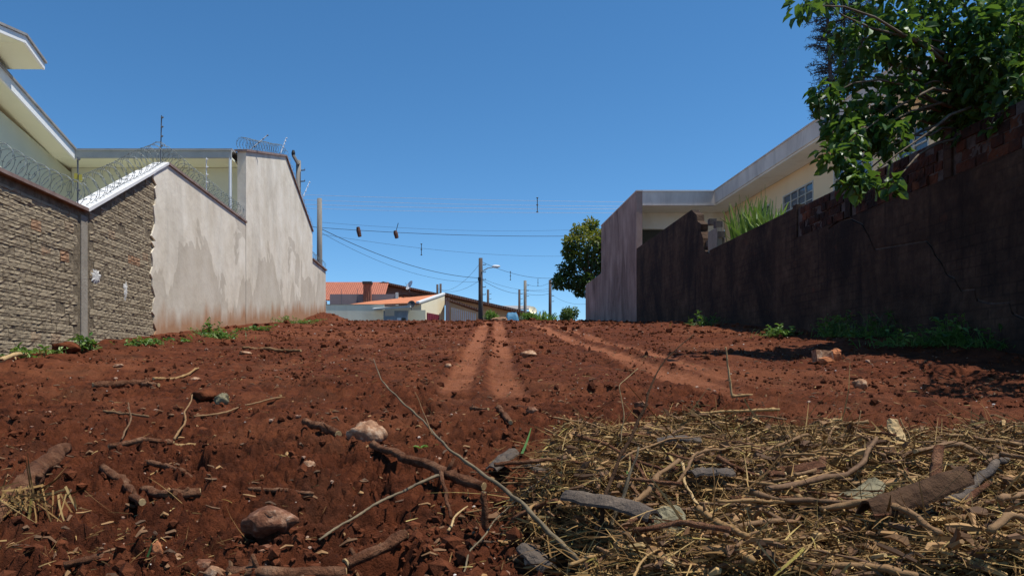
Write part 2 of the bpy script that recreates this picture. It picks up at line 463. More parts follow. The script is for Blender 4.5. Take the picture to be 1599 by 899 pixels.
M['brick_red'] = basic('sooty red brick', [(0.3, (0.03, 0.017, 0.013)), (0.55, (0.095, 0.036, 0.021)), (0.8, (0.24, 0.085, 0.036))], 5, 0.95, 0.8, 0.015, 30, 0.15, rnd=[(0, (0.035, 0.021, 0.018)), (0.5, (0.085, 0.038, 0.026)), (0.85, (0.20, 0.075, 0.036)), (1, (0.32, 0.12, 0.045))])
def soot(m):
    nt = m.node_tree; b = nt.nodes['Principled BSDF']; src = b.inputs['Base Color'].links[0].from_socket
    g = nt.nodes.new('ShaderNodeNewGeometry')
    n = mk(nt, 'ShaderNodeTexNoise', Scale=1.7, Detail=6, Roughness=0.65); nt.links.new(g.outputs['Position'], n.inputs['Vector'])
    nt.links.new(mix(nt, ramp(nt, n.outputs['Fac'], [(0.42, (0, 0, 0)), (0.60, (0.9, 0.9, 0.9))]), src, (0.022, 0.016, 0.014)), b.inputs['Base Color'])
soot(M['brick_red'])
M['mortar_dark'] = basic('sooty mortar', [(0.3, (0.05, 0.04, 0.036)), (0.7, (0.15, 0.125, 0.11))], 8, 0.95, 0.8, 0.02, 30)
M['house_paint'] = basic('pale olive house paint', [(0.3, (0.60, 0.60, 0.47)), (0.7, (0.66, 0.66, 0.52))], 1.2, 0.8, 0.15)
M['soffit'] = basic('cream soffit paint', [(0.3, (0.78, 0.79, 0.60)), (0.7, (0.84, 0.84, 0.66))], 1.2, 0.8, 0.1)
M['fascia'] = basic('white fascia board', [(0.3, (0.74, 0.75, 0.74)), (0.7, (0.82, 0.82, 0.81))], 2, 0.6, 0.1)
M['gutter'] = basic('galvanised gutter', [(0.3, (0.33, 0.35, 0.34)), (0.7, (0.43, 0.45, 0.43))], 3, 0.7, 0.1, spec=0.25)
M['roof_sheet'] = basic('grey fibre cement roof', [(0.3, (0.22, 0.21, 0.21)), (0.7, (0.33, 0.32, 0.31))], 3)
M['wire'] = basic('galvanised wire', [(0.3, (0.10, 0.12, 0.12)), (0.7, (0.20, 0.23, 0.23))], 9, 0.55, 0, spec=0.4)
M['wire'].node_tree.nodes['Principled BSDF'].inputs['Metallic'].default_value = 0.2
M['cable'] = basic('black cable', [(0.3, (0.015, 0.015, 0.016)), (0.7, (0.03, 0.03, 0.03))], 3, 0.6, 0)
M['cable_pale'] = basic('bare aluminium conductor', [(0.3, (0.45, 0.45, 0.46)), (0.7, (0.6, 0.6, 0.61))], 3, 0.4, 0, spec=0.6)
M['yellow'] = basic('yellow sign plate', [(0.3, (0.62, 0.50, 0.06)), (0.7, (0.70, 0.58, 0.09))], 6, 0.5, 0)
M['rod'] = basic('white fence rod', [(0.3, (0.62, 0.64, 0.66)), (0.7, (0.75, 0.77, 0.79))], 6, 0.45, 0)
M['rod_dark'] = basic('grey fence rod', [(0.3, (0.08, 0.09, 0.11)), (0.7, (0.14, 0.15, 0.17))], 6, 0.5, 0)
M['pole'] = basic('weathered pole', [(0.3, (0.16, 0.145, 0.125)), (0.7, (0.27, 0.25, 0.22))], 3, 0.9, 0.3, stretch=(6, 6, 0.6))
M['pole_dark'] = basic('dark timber pole', [(0.3, (0.055, 0.042, 0.038)), (0.7, (0.11, 0.085, 0.075))], 3, 0.9, 0.3, stretch=(6, 6, 0.6))
M['lamp'] = basic('white lamp housing', [(0.3, (0.74, 0.76, 0.78)), (0.7, (0.82, 0.83, 0.84))], 3, 0.4, 0)
M['box_brown'] = basic('rusty splice box', [(0.3, (0.07, 0.03, 0.02)), (0.7, (0.14, 0.06, 0.04))], 8, 0.7, 0)
M['grimy'] = stained_wall('grimy mauve plaster', [(0.3, (0.27, 0.175, 0.14)), (0.7, (0.46, 0.325, 0.27))], (0.12, 0.072, 0.056), 0.85)
M['white_house'] = stained_wall('stained white paint', [(0.3, (0.78, 0.71, 0.60)), (0.7, (0.86, 0.80, 0.70))], (0.62, 0.52, 0.40), 0.4)
M['grey_fascia'] = stained_wall('weathered concrete fascia', [(0.3, (0.60, 0.51, 0.44)), (0.7, (0.78, 0.69, 0.61))], (0.34, 0.275, 0.235), 0.6)
M['peach'] = stained_wall('peach paint', [(0.3, (0.84, 0.60, 0.36)), (0.7, (0.88, 0.66, 0.42))], (0.76, 0.53, 0.31), 0.25)
M['glass'] = basic('window glass', [(0.3, (0.05, 0.07, 0.09)), (0.7, (0.08, 0.10, 0.12))], 2, 0.06, 0, spec=0.8)
M['frame_grey'] = basic('painted window frame', [(0.3, (0.50, 0.47, 0.42)), (0.7, (0.62, 0.59, 0.53))], 5, 0.5, 0)
M['painted_dark'] = basic('unlit opening painted dark', [(0.3, (0.05, 0.045, 0.035)), (0.7, (0.09, 0.08, 0.06))], 2, 0.9, 0)  # dark colour replaces the lack of light in rooms behind openings
M['cream'] = basic('cream wall paint', [(0.3, (0.80, 0.70, 0.48)), (0.7, (0.85, 0.76, 0.55))], 0.8, 0.85, 0.1)
M['beige'] = stained_wall('beige garden wall', [(0.3, (0.76, 0.69, 0.53)), (0.7, (0.83, 0.76, 0.60))], (0.62, 0.55, 0.42), 0.4)
M['mauve'] = basic('dusty pink wall', [(0.3, (0.34, 0.255, 0.235)), (0.7, (0.40, 0.30, 0.275))], 0.8, 0.85, 0.1)
M['tile_orange'] = tile_material('new clay tiles', (0.52, 0.16, 0.06), (0.66, 0.25, 0.11))
M['tile_red'] = tile_material('old clay tiles', (0.33, 0.10, 0.055), (0.46, 0.15, 0.08))
M['tile_brown'] = tile_material('brown roof tiles', (0.16, 0.085, 0.06), (0.27, 0.14, 0.09))
M['maroon'] = basic('maroon metal door', [(0.3, (0.14, 0.02, 0.035)), (0.7, (0.20, 0.03, 0.05))], 2, 0.5, 0)
M['steel'] = basic('blue-grey steel', [(0.3, (0.20, 0.23, 0.27)), (0.7, (0.30, 0.33, 0.37))], 2, 0.5, 0)
M['white_metal'] = basic('white metal', [(0.3, (0.70, 0.71, 0.72)), (0.7, (0.8, 0.8, 0.8))], 2, 0.5, 0)
M['tarp'] = basic('blue tarpaulin', [(0.3, (0.03, 0.14, 0.26)), (0.7, (0.07, 0.24, 0.38))], 2, 0.5, 0.5, 0.1, 4)
M['bark'] = basic('red-brown root bark', [(0.28, (0.075, 0.030, 0.016)), (0.48, (0.20, 0.085, 0.044)), (0.64, (0.31, 0.155, 0.085)), (0.8, (0.48, 0.29, 0.18))], 11, 0.92, 1.0, 0.06, 34, 0.12, stretch=None)
M['twig'] = basic('dry twig', [(0.3, (0.10, 0.050, 0.022)), (0.6, (0.25, 0.138, 0.058)), (0.8, (0.40, 0.25, 0.11))], 16, 0.75, 0.7, 0.006, 60, 0.3, rnd=[(0, (0.10, 0.050, 0.025)), (0.4, (0.22, 0.12, 0.05)), (0.75, (0.33, 0.19, 0.07)), (1, (0.48, 0.30, 0.11))])
M['twig_grey'] = basic('grey-green twig', [(0.3, (0.085, 0.062, 0.036)), (0.7, (0.20, 0.148, 0.082))], 14, 0.7, 0.5, 0.005, 60)
M['bark_dark'] = basic('dark bark with painted shade', [(0.3, (0.035, 0.018, 0.010)), (0.55, (0.085, 0.045, 0.024)), (0.75, (0.15, 0.085, 0.045))], 12, 0.9, 1.0, 0.02, 26, 0.12)  # shade of the curled trough put into the brown; tall twig truly dark
M['cut_wood'] = basic('fresh cut wood', [(0.3, (0.32, 0.20, 0.085)), (0.7, (0.50, 0.35, 0.17))], 22, 0.8, 0.3)
M['bark_plate'] = basic('grey bark sheet', [(0.3, (0.075, 0.062, 0.055)), (0.55, (0.13, 0.098, 0.074)), (0.75, (0.22, 0.165, 0.12))], 10, 0.85, 1.0, 0.02, 26, 0.15)
M['bark_mossy'] = basic('mossy bark sheet', [(0.3, (0.09, 0.075, 0.05)), (0.5, (0.19, 0.165, 0.10)), (0.7, (0.30, 0.26, 0.16))], 12, 0.85, 0.9, 0.02, 26, 0.15)
M['straw'] = basic('shredded straw', [(0.3, (0.15, 0.08, 0.028)), (0.7, (0.36, 0.22, 0.075))], 5, 0.85, 0, spec=0.1, tint=[(0, (0.045, 0.022, 0.010)), (0.38, (0.14, 0.075, 0.030)), (0.64, (0.31, 0.185, 0.072)), (0.88, (0.54, 0.37, 0.155)), (0.94, (0.30, 0.26, 0.06)), (1, (0.78, 0.60, 0.28))])
M['chips'] = basic('wood and bark chips', [(0.3, (0.12, 0.065, 0.035)), (0.7, (0.27, 0.17, 0.09))], 5, 0.8, 0, tint=[(0, (0.05, 0.022, 0.012)), (0.45, (0.19, 0.09, 0.038)), (0.8, (0.42, 0.23, 0.085)), (1, (0.68, 0.46, 0.19))])
M['clod'] = basic('loose red clods', [(0.3, (0.045, 0.0142, 0.0068)), (0.7, (0.18, 0.055, 0.023))], 9, 0.95, 0.8, 0.02, 45, 0.1)
M['stone'] = basic('soil-stained stone', [(0.34, (0.09, 0.033, 0.018)), (0.52, (0.19, 0.080, 0.043)), (0.64, (0.33, 0.18, 0.11)), (0.74, (0.66, 0.57, 0.48))], 22, 0.9, 0.9, 0.02, 22, 0.2)
M['stone_pale'] = basic('pale rubble', [(0.3, (0.17, 0.070, 0.036)), (0.52, (0.36, 0.195, 0.110)), (0.72, (0.58, 0.42, 0.29))], 20, 0.9, 0.7, 0.02, 24, 0.2)
M['brick_frag'] = basic('orange brick fragment', [(0.3, (0.36, 0.12, 0.05)), (0.7, (0.52, 0.21, 0.09))], 14, 0.9, 0.7, 0.01, 40, 0.2)
M['grit'] = basic('pale grit', [(0.3, (0.3, 0.2, 0.14)), (0.7, (0.5, 0.4, 0.32))], 9, 0.9, 0, tint=[(0, (0.24, 0.10, 0.05)), (0.6, (0.42, 0.26, 0.17)), (1, (0.74, 0.70, 0.64))])
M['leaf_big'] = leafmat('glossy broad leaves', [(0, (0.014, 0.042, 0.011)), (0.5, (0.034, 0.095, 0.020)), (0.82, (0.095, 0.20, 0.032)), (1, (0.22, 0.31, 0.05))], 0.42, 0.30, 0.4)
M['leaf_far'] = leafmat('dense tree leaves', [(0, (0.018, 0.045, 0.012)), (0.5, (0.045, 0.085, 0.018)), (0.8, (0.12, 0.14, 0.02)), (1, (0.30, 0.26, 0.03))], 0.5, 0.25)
M['leaf_weed'] = leafmat('weed leaves', [(0, (0.03, 0.08, 0.018)), (0.5, (0.085, 0.19, 0.035)), (1, (0.26, 0.34, 0.09))], 0.5, 0.3)
M['leaf_palm'] = leafmat('bright street foliage', [(0, (0.04, 0.09, 0.02)), (0.5, (0.10, 0.19, 0.03)), (1, (0.22, 0.30, 0.06))], 0.5, 0.3)
M['needle'] = leafmat('dry conifer needles', [(0, (0.016, 0.016, 0.018)), (0.6, (0.035, 0.032, 0.032)), (1, (0.05, 0.06, 0.045))], 0.7, 0.1)
M['trunk'] = basic('tree bark', [(0.3, (0.09, 0.065, 0.045)), (0.7, (0.20, 0.155, 0.11))], 8, 0.9, 0.7, 0.02, 20)
M['dish'] = basic('dish antenna paint', [(0.3, (0.62, 0.62, 0.62)), (0.7, (0.74, 0.74, 0.74))], 3, 0.5, 0)
M['dish_dark'] = basic('dark mesh dish', [(0.3, (0.03, 0.03, 0.035)), (0.7, (0.06, 0.06, 0.065))], 3, 0.6, 0)

# ------------------------------------------------------------------ setting: terrain, soil of the lot, street
def grid_mesh(name, X, Y, Z, tint, mat, smooth=True, **tags):
    r, c = X.shape
    i, j = np.meshgrid(np.arange(r - 1), np.arange(c - 1), indexing='ij')
    a = i * c + j
    mb = MB(); mb.add(np.stack([X, Y, Z], -1), [np.stack([a, a + 1, a + c + 1, a + c], -1).reshape(-1, 4)], np.asarray(tint).ravel() if np.ndim(tint) else tint)
    return mb.build(name, mat, None, smooth, **tags)
ys = [1.0]
while ys[-1] < 44:
    y = ys[-1]
    ys.append(y + y * (0.0032 if y < 4 else 0.0032 + 0.0075 * min(1, (y - 4) / 7)))
ys = np.array(ys)
wl_ = 5.95 - np.log1p(np.exp((5.95 - (ys * 0.85 + 1.0)) * 3)) / 3
wr_ = 7.6 - np.log1p(np.exp((7.6 - (ys * 0.95 + 1.0)) * 3)) / 3
tt = np.linspace(0, 1, 980)
GXa = -wl_[:, None] + (wl_ + wr_)[:, None] * tt[None]
GYa = np.repeat(ys[:, None], len(tt), 1)
GYa = GYa + 0.3 * (GYa[1:2, :] - GYa[0:1, :]) * 0
tr_, _ = track(GXa, GYa)
ground = grid_mesh('ground', GXa, GYa, soil(GXa, GYa), tr_ * 0.9 - pile_mask(GXa, GYa) * 0.9, M['soil'], label='bare red soil of the cleared lot, with clods and tyre tracks', kind='structure')
tx = np.concatenate([np.linspace(-900, -40, 12), np.linspace(-30, 30, 61), np.linspace(40, 900, 12)])
ty = np.concatenate([np.linspace(-300, -12, 8), np.linspace(-8, 60, 69), np.linspace(70, 1500, 16)])
TX, TY = np.meshgrid(tx, ty)
TZ = base(TX, np.maximum(TY, -2)) - 0.30
TZ = np.where(TY > 44, 2.70 - 0.012 * (TY - 44), TZ); TZ = np.where(TY > 140, 1.55, TZ)
grid_mesh('terrain', TX, TY, TZ, 0.5, M['terrain'], label='bare terrain around the lots', kind='structure')
mb = MB(); mb.hexa([(-70, 46, 2.60), (70, 46, 2.60), (70, 55, 2.55), (-70, 55, 2.55)], [(-70, 46, 2.85), (70, 46, 2.85), (70, 55, 2.80), (-70, 55, 2.80)])
mb.build('road', M['asphalt'], label='asphalt street past the top of the lot', kind='structure')
mb = MB(); mb.box(-70, 70, 55.02, 57.2, 2.5, 2.95); mb.box(-70, 70, 44.2, 45.98, 2.5, 2.98)
mb.build('pavement', M['concrete'], label='concrete pavements along the street', kind='structure')

M['pale_floor'] = basic('pale cement floor', [(0.3, (0.55, 0.52, 0.46)), (0.7, (0.66, 0.63, 0.56))], 1.5, 0.85, 0.2)
mb = MB(); mb.box(-10.9, XL - 0.35, 8, 20.87, 0.2, 1.2); mb.build('bounce_floor', M['pale_floor'], label='unseen pale cement yard added to bounce light onto the modern house', kind='structure')  # yard out of view, added to bounce sun onto the eaves
mb = MB(); mb.box(XR + 0.35, 11.19, 13.5, 30.19, 1.2, 2.62); mb.build('bounce_floor', M['pale_floor'], label='unseen pale cement yard added to bounce light onto the white house', kind='structure')  # added unseen too, to brighten soffit and peach wing from below

# ------------------------------------------------------------------ left boundary walls
def ground_at(y): return -0.8 + 0.106 * min(y, 26) + 0.085 * max(0, min(y - 26, 14))
def wall_slab(pts, x0, x1): return MB().prism(pts, 'x', x0, x1)
yA, yP, yB, yC, yD, yE, yF = 6.6, YL(131), YL(238), YL(383), YL(445), YL(487), YL(508)
zN, zK, zT0, zT1, zT2, zEnd = 2.52, 4.18, 6.15, 7.45, 5.83, 4.70
yK = YL(260)
slope = (zK - zN) / (yK - yP)
def top_near(y): return zN if y < yP else min(zK, zN + slope * (y - yP))
# brick wall: mortar core and single bricks
bw = thing('brick_boundary_wall', (XL, yA, ground_at(yA)), 'rough unplastered tan brick boundary wall topped with razor wire', 'wall')
part(wall_slab([(yA, -0.6), (yB + 0.3, -0.6), (yB + 0.3, top_near(yB + 0.3)), (yP, zN), (yA, zN)], XL - 0.20, XL - 0.009), 'mortar_core', M['mortar'], bw)
part(MB().box(XL - 0.17, XL + 0.010, yP - 0.10, yP + 0.10, -0.2, zN - 0.07), 'pillar', M['concrete'], bw)
ov, th = 0.075, 0.05
mbx = MB()
mbx.hexa([(XL - 0.22 - ov, yA, zN), (XL + ov, yA, zN), (XL + ov, yP + 0.02, zN), (XL - 0.22 - ov, yP + 0.02, zN)], [(XL - 0.22 - ov, yA, zN + th), (XL + ov, yA, zN + th), (XL + ov, yP, zN + th), (XL - 0.22 - ov, yP, zN + th)])
part(mbx, 'coping', M['coping_dark'], bw)
mbx = MB()
z2 = top_near(yB + 0.0)
mbx.hexa([(XL - 0.22 - ov, yP + 0.024, zN), (XL + ov, yP + 0.024, zN), (XL + ov, yB, z2), (XL - 0.22 - ov, yB, z2)], [(XL - 0.22 - ov, yP + 0.004, zN + th), (XL + ov, yP + 0.004, zN + th), (XL + ov, yB, z2 + th), (XL - 0.22 - ov, yB, z2 + th)])
part(mbx, 'sloping_coping', M['coping'], bw, label='bright white sloping coping')
def brick_mesh(name, L, H, D, seed, mat, amp, groove=False):
    """hollow brick whose face is rough: front grid 4 x 3, plain sides"""
    r = np.random.default_rng(seed); nx = 5
    prof = [(-.5, -.002), (-.31, 0), (-.28, -.008), (-.22, -.008), (-.19, 0), (.12, 0), (.15, -.006), (.20, -.006), (.23, 0), (.5, -.001)] if groove else [(-.5, -.002), (-.2, 0), (.2, 0), (.5, -.002)]
    nz = len(prof); V = []
    for (q, dx) in prof:
        for i in range(nx):
            V.append((D / 2 + dx + r.normal(0, amp), (i / (nx - 1) - 0.5) * L + (r.normal(0, .006) if 0 < i < nx - 1 else 0), q * H + r.normal(0, 0.0025)))
    f = [(k*nx+i, k*nx+i+1, (k+1)*nx+i+1, (k+1)*nx+i) for k in range(nz-1) for i in range(nx-1)]
    b = len(V)
    V += [(-D/2, -L/2, -H/2), (-D/2, L/2, -H/2), (-D/2, L/2, H/2), (-D/2, -L/2, H/2)]
    top = [(nz-1)*nx + i for i in range(nx)]; bot = list(range(nx)); lef = [k*nx for k in range(nz)]; rig = [k*nx + nx-1 for k in range(nz)]
    m = MB(); m.add(V, [np.array(f), np.array([top + [b+2, b+3]]), np.array([bot[::-1] + [b, b+1]]), np.array([lef + [b+3, b]]), np.array([rig[::-1] + [b+1, b+2]])])
    me = m.mesh(name); me.materials.append(mat)
    return me
tanb = [brick_mesh('brick', 0.249, 0.137, 0.07, 10 + i, M['brick_tan'], 0.0042, True) for i in range(8)]
spots = []
for k in range(27):
    z = 0.06 + 0.152 * k
    y = yA + 0.12 + (0.125 if k % 2 else 0)
    while y < yB + 0.10:
        if z - 0.06 > ground_at(y) - 0.16 and z + 0.08 < top_near(y - 0.13) and abs(y - yP) > 0.21 and random.random() > 0.012: spots.append((y, z))
        y += 0.25
vis = sorted([s for s in spots if s[0] > 8.7])
keep = set(vis[:300])
L0 = np.array(bw.location); rest = MB()
for (y, z) in spots:
    me = random.choice(tanb)
    dx, dz, ry = random.gauss(0, 0.0028), random.gauss(0, 0.002), random.gauss(0, 0.004)
    if (y, z) in keep:
        o = obj('brick', me, None, bw)
        o.location = Vector((XL - 0.035 + dx - (0.03 if random.random() < 0.035 else 0), y, z + dz)) - bw.location
        o.rotation_euler = (ry, 0, random.gauss(0, 0.015))
    else:
        V = np.array([v.co for v in me.vertices]) + np.array([XL - 0.035 + dx, y, z + dz])
        by = {}
        for p in me.polygons: by.setdefault(len(p.vertices), []).append(list(p.vertices))
        rest.add(V, [np.array(f) for f in by.values()])
part(rest, 'brick_courses', M['brick_tan'], bw, kind='stuff')
for (px, py, w, h, sd) in ((150, 432, 0.11, 0.20, 1), (196, 453, 0.06, 0.25, 2)):
    y0 = YL(px); z0 = (HY - py) / F * y0; r = np.random.default_rng(sd); m = MB()
    n = 22; a = np.arange(n) / n * 2 * math.pi
    rad = 0.55 + 0.6 * r.random(n)
    V = [(XL + 0.016, y0, z0)] + [(XL - 0.004, y0 + w * 1.6 * rad[i] * math.cos(a[i]), z0 + h * rad[i] * math.sin(a[i]) * 0.8) for i in range(n)]
    V += [(XL + 0.014, y0 + w * .8 * rad[i] * math.cos(a[i]), z0 + h * .45 * rad[i] * math.sin(a[i])) for i in range(n)]
    m.add(V, [np.array([(1+i, 1+(i+1) % n, 1+n+(i+1) % n, 1+n+i) for i in range(n)]), np.array([(1+n+i, 1+n+(i+1) % n, 0) for i in range(n)])])
    part(m, 'plaster_splash', M['patch'], bw, label='white splash of plaster')
# plastered wall with level top
pw = thing('plastered_boundary_wall', (XL, yB, ground_at(yB)), 'weathered beige cement-plastered boundary wall adjoining the bare brick wall', 'wall')
part(wall_slab([(yB + 0.31, -0.3), (yC - 0.03, -0.3), (yC - 0.03, zK), (yK, zK), (yB + 0.31, top_near(yB + 0.31))], XL - 0.20, XL - 0.006), 'wall_core', M['mortar'], pw)
edge = []; r = np.random.default_rng(3); z = 0.0
while z < top_near(yB) - 0.05:
    edge.append((yB + r.normal(0, 0.035) + (0.09 if r.random() < 0.15 else 0) + 0.06 * math.sin(z * 2.2), z)); z += r.uniform(0.025, 0.16)
sk = MB(); x0s, x1s = XL - 0.005, XL + 0.024; yS = yK + 0.10
tops = edge + [(yB + 0.01, top_near(yB) - 0.01), (yK - 0.02, zK - 0.004)]
for (a, b) in zip(tops[:-1], tops[1:]):
    sk.prism([(a[0], a[1]), (yS, a[1]), (yS, b[1]), (b[0], b[1])], 'x', x0s, x1s)
sk.prism([(yS, 0.0), (yC - 0.045, 0.0), (yC - 0.045, zK - 0.004), (yS, zK - 0.004)], 'x', x0s, x1s)
part(sk, 'plaster_skin', M['plaster'], pw)
mbx = MB(); mbx.hexa([(XL - 0.25, yB + 0.003, z2), (XL + 0.055, yB + 0.003, z2), (XL + 0.055, yK, zK), (XL - 0.25, yK, zK)], [(XL - 0.25, yB + 0.003, z2 + th), (XL + 0.055, yB + 0.003, z2 + th), (XL + 0.055, yK, zK + th), (XL - 0.25, yK, zK + th)])
part(mbx, 'sloping_coping', M['coping'], pw)
part(MB().box(XL - 0.25, XL + 0.06, yK + 0.003, yC - 0.005, zK + 0.001, zK + th), 'coping', M['coping_dark'], pw)
# tall gable-like wall
gw = thing('tall_plastered_wall', (XL, yC, ground_at(yC)), 'tall peaked plastered wall rising above the lower boundary walls', 'wall')
part(wall_slab([(yC, 0.3), (yE, 0.3), (yE, zT2), (yD, zT1), (yC, zT0)], XL - 0.22, XL + 0.022), 'plaster_body', M['plaster'], gw)
def coping_run(pts, mat, root, o=0.05):
    for (a, b) in zip(pts[:-1], pts[1:]):
        m = MB(); m.hexa([(XL - 0.24 - o, a[0], a[1]), (XL + 0.022 + o, a[0], a[1]), (XL + 0.022 + o, b[0], b[1]), (XL - 0.24 - o, b[0], b[1])],
                         [(XL - 0.24 - o, a[0], a[1] + .06), (XL + 0.022 + o, a[0], a[1] + .06), (XL + 0.022 + o, b[0], b[1] + .06), (XL - 0.24 - o, b[0], b[1] + .06)])
        part(m, 'coping', mat, root)
coping_run([(yC - 0.05, zT0 - 0.012), (yD, zT1 + 0.003), (yE + 0.02, zT2 + 0.003)], M['coping_dark'], gw)
ew = thing('end_boundary_wall', (XL, yE, ground_at(yE)), 'low soil-stained plastered wall where the lot meets the street', 'wall')
part(wall_slab([(yE + 0.012, 1.0), (yF, 1.0), (yF, zEnd), (yE + 0.012, zEnd)], XL - 0.2, XL + 0.018), 'plaster_body', M['plaster'], ew)
coping_run([(yE + 0.03, zEnd + 0.003), (yF + 0.05, zEnd + 0.003)], M['coping_dark'], ew, 0.06)

# razor wire coils
def razor(path, rad, pitch, label):
    P = np.asarray(path, float)
    seg = np.linalg.norm(np.diff(P, axis=0), axis=1); S = np.concatenate([[0], np.cumsum(seg)])
    n = int(S[-1] / pitch * 18)
    t = np.linspace(0, S[-1], n)
    C = np.stack([np.interp(t, S, P[:, k]) for k in range(3)], 1)
    T = np.gradient(C, axis=0); T /= np.linalg.norm(T, axis=1)[:, None]
    U = np.cross(T, [0, 0, 1.0]); U /= np.linalg.norm(U, axis=1)[:, None]; W = np.cross(U, T)
    root = thing('razor_wire', P[0], label, 'razor wire', 'razor wire coils along the walls')
    m = MB(); bb = MB()
    for ph, sg in ((0.0, 1), (1.1, -1)):
        a = sg * t / pitch * 2 * math.pi * 0.5 + ph
        r = rad * (1 + 0.05 * np.sin(t * 3.1))
        H = C + (U * np.cos(a)[:, None] + W * np.sin(a)[:, None]) * r[:, None] + T * (0.03 * np.sin(a * 1.0))[:, None]
        m.tube(H, 0.0042, 4)
        B = H[::3]; k = len(B); d = rng.normal(size=(k, 3)); d /= np.linalg.norm(d, axis=1)[:, None]
        blades(k, B - d * 0.02, d, np.full(k, 0.04), np.full(k, 0.016), np.zeros(k), np.full(k, .5), bb, segs=1)
    part(m, 'coil', M['wire'], root); part(bb, 'barbs', M['wire'], root, kind='stuff')
    return root
xr = XL - 0.12
razor([(xr, 6.7, zN + .24), (xr, yP - 0.1, zN + .24)], 0.20, 0.15, 'razor wire coil over the dark level coping of the brick wall')
razor([(xr, yP, zN + .26), (xr, yK, zK + .26)], 0.20, 0.15, 'razor wire coil climbing the white sloping coping')
razor([(xr, yK + .1, zK + .24), (xr, yC - 0.15, zK + .24)], 0.19, 0.16, 'razor wire coil along the level top of the plastered wall')
razor([(xr, yC, zT0 + .22), (xr, yD, zT1 + .22)], 0.17, 0.16, 'razor wire coil on the rising top of the tall wall')
razor([(xr, yD + .1, zT1 + .15), (xr, yE, zT2 + .18)], 0.19, 0.22, 'razor wire coil descending the far slope of the tall wall')
razor([(xr, yE + .1, zEnd + .22), (xr, yF, zEnd + .22)], 0.18, 0.18, 'razor wire coil on the low end wall')
def fence_rod(foot, tip, label, mat, plates=0, nins=4):
    foot, tip = np.array(foot, float), np.array(tip, float)
    root = thing('electric_fence_rod', foot, label, 'fence rod', 'electric fence rods on the walls')
    part(MB().tube([foot, tip], 0.012, 5), 'rod', mat, root)
    for k in range(nins):
        p = foot + (tip - foot) * (0.35 + 0.6 * k / max(1, nins - 1))
        m = MB(); m.tube([p, p + [0.03, -0.02, 0], p + [0.05, -0.03, 0]], [0.016, 0.02, 0.012], 6)
        part(m, 'insulator', mat, root)
    for k in range(plates):
        p = foot + (tip - foot) * 0.60
        m = MB(); m.box(p[0] + 0.02 + k * 0.075 - 0.06, p[0] + 0.07 + k * 0.075 - 0.06, p[1] - 0.03 - 0.01 * k, p[1] - 0.025 - 0.01 * k, p[2] - 0.07 - 0.02 * k, p[2] + 0.06 - 0.02 * k)
        part(m, 'warning_plate', M['yellow'], root)
fence_rod((xr, yP + .05, zN + .05), (xr, yP + .05, zN + 0.85), 'fence rod with yellow warning plates where the level and sloping copings meet', M['rod_dark'], 2, 3)
fence_rod((xr, yK, zK + .05), (xr + 0.02, yK, zK + 0.98), 'dark fence rod standing on the peak of the sloping white coping', M['rod_dark'])
fence_rod((xr, 17.5, zK + .05), (xr, 17.5, zK + .95), 'fence rod midway along the level plastered wall', M['rod'])
fence_rod((xr, yC + .5, zT0 + .1), (xr + .45, yC + 1.2, zT0 + .85), 'leaning dark fence rod at the near end of the tall wall', M['rod_dark'])
fence_rod((xr, yD - .1, zT1 + .1), (xr + .12, yD + .2, zT1 + .72), 'white fence rod at the peak of the tall wall', M['rod'])
fence_rod((xr, yD + 3.1, 6.55), (xr + .28, yD + 3.6, 7.55), 'white fence rod with a bracket on the far slope of the tall wall', M['rod'])
fence_rod((xr, yE + .4, zEnd + .1), (xr + .04, yE + .5, zEnd + .65), 'short white fence rod on the low end wall', M['rod'], 0, 2)

# ------------------------------------------------------------------ modern house behind the left walls
hs = thing('modern_house', (-12, 18, 0.6), 'modern olive house with wide cream eaves behind the razor-wired walls', 'house')
part(MB().box(-10.95, -10.70, 11.5, 21.1, 0.3, 5.45), 'side_wall', M['house_paint'], hs)
part(MB().prism([(16.0, 5.46), (20.88, 5.46), (20.88, 5.70), (16.0, 6.55)], 'x', -10.95, -10.702), 'gable_wall', M['house_paint'], hs)
part(MB().box(-10.69, -5.95, 20.88, 21.1, 0.6, 5.84), 'rear_wing_wall', M['house_paint'], hs)
part(MB().box(-10.98, -5.93, 20.0, 21.6, 5.85, 5.90), 'rear_soffit', M['soffit'], hs)
m = MB(); m.box(-10.15, -5.90, 19.93, 19.998, 5.84, 6.03); g = part(m, 'fascia', M['gutter'], hs, label='grey gutter board')
part(MB().box(-10.15, -5.90, 19.90, 20.1, 6.032, 6.06), 'gutter_lip', M['gutter'], hs)
part(MB().tube([(-5.94, 19.97, 5.84), (-5.94, 19.97, 1.5)], 0.042, 8), 'downpipe', M['steel'], hs, True)
def raked(x0, x1, ya, za, yb, zb, t): return MB().hexa([(x0, ya, za), (x1, ya, za), (x1, yb, zb), (x0, yb, zb)], [(x0, ya, za + t), (x1, ya, za + t), (x1, yb, zb + t), (x0, yb, zb + t)])
part(raked(-11.2, -10.17, 14.6, 7.27, 20.0, 5.86, 0.04), 'raked_soffit', M['soffit'], hs)
part(raked(-10.165, -10.11, 14.6, 7.20, 19.99, 5.79, 0.245), 'barge_board', M['fascia'], hs, label='bright white sloping barge board')
part(raked(-13.5, -10.06, 14.6, 7.45, 19.95, 6.04, 0.05), 'roof', M['roof_sheet'], hs)
part(MB().box(-13.5, -10.72, 21.11, 24, 0.5, 5.8), 'back_block', M['house_paint'], hs)
part(raked(-13.5, -5.9, 20.0, 6.065, 25, 6.35, 0.05), 'rear_roof', M['roof_sheet'], hs)
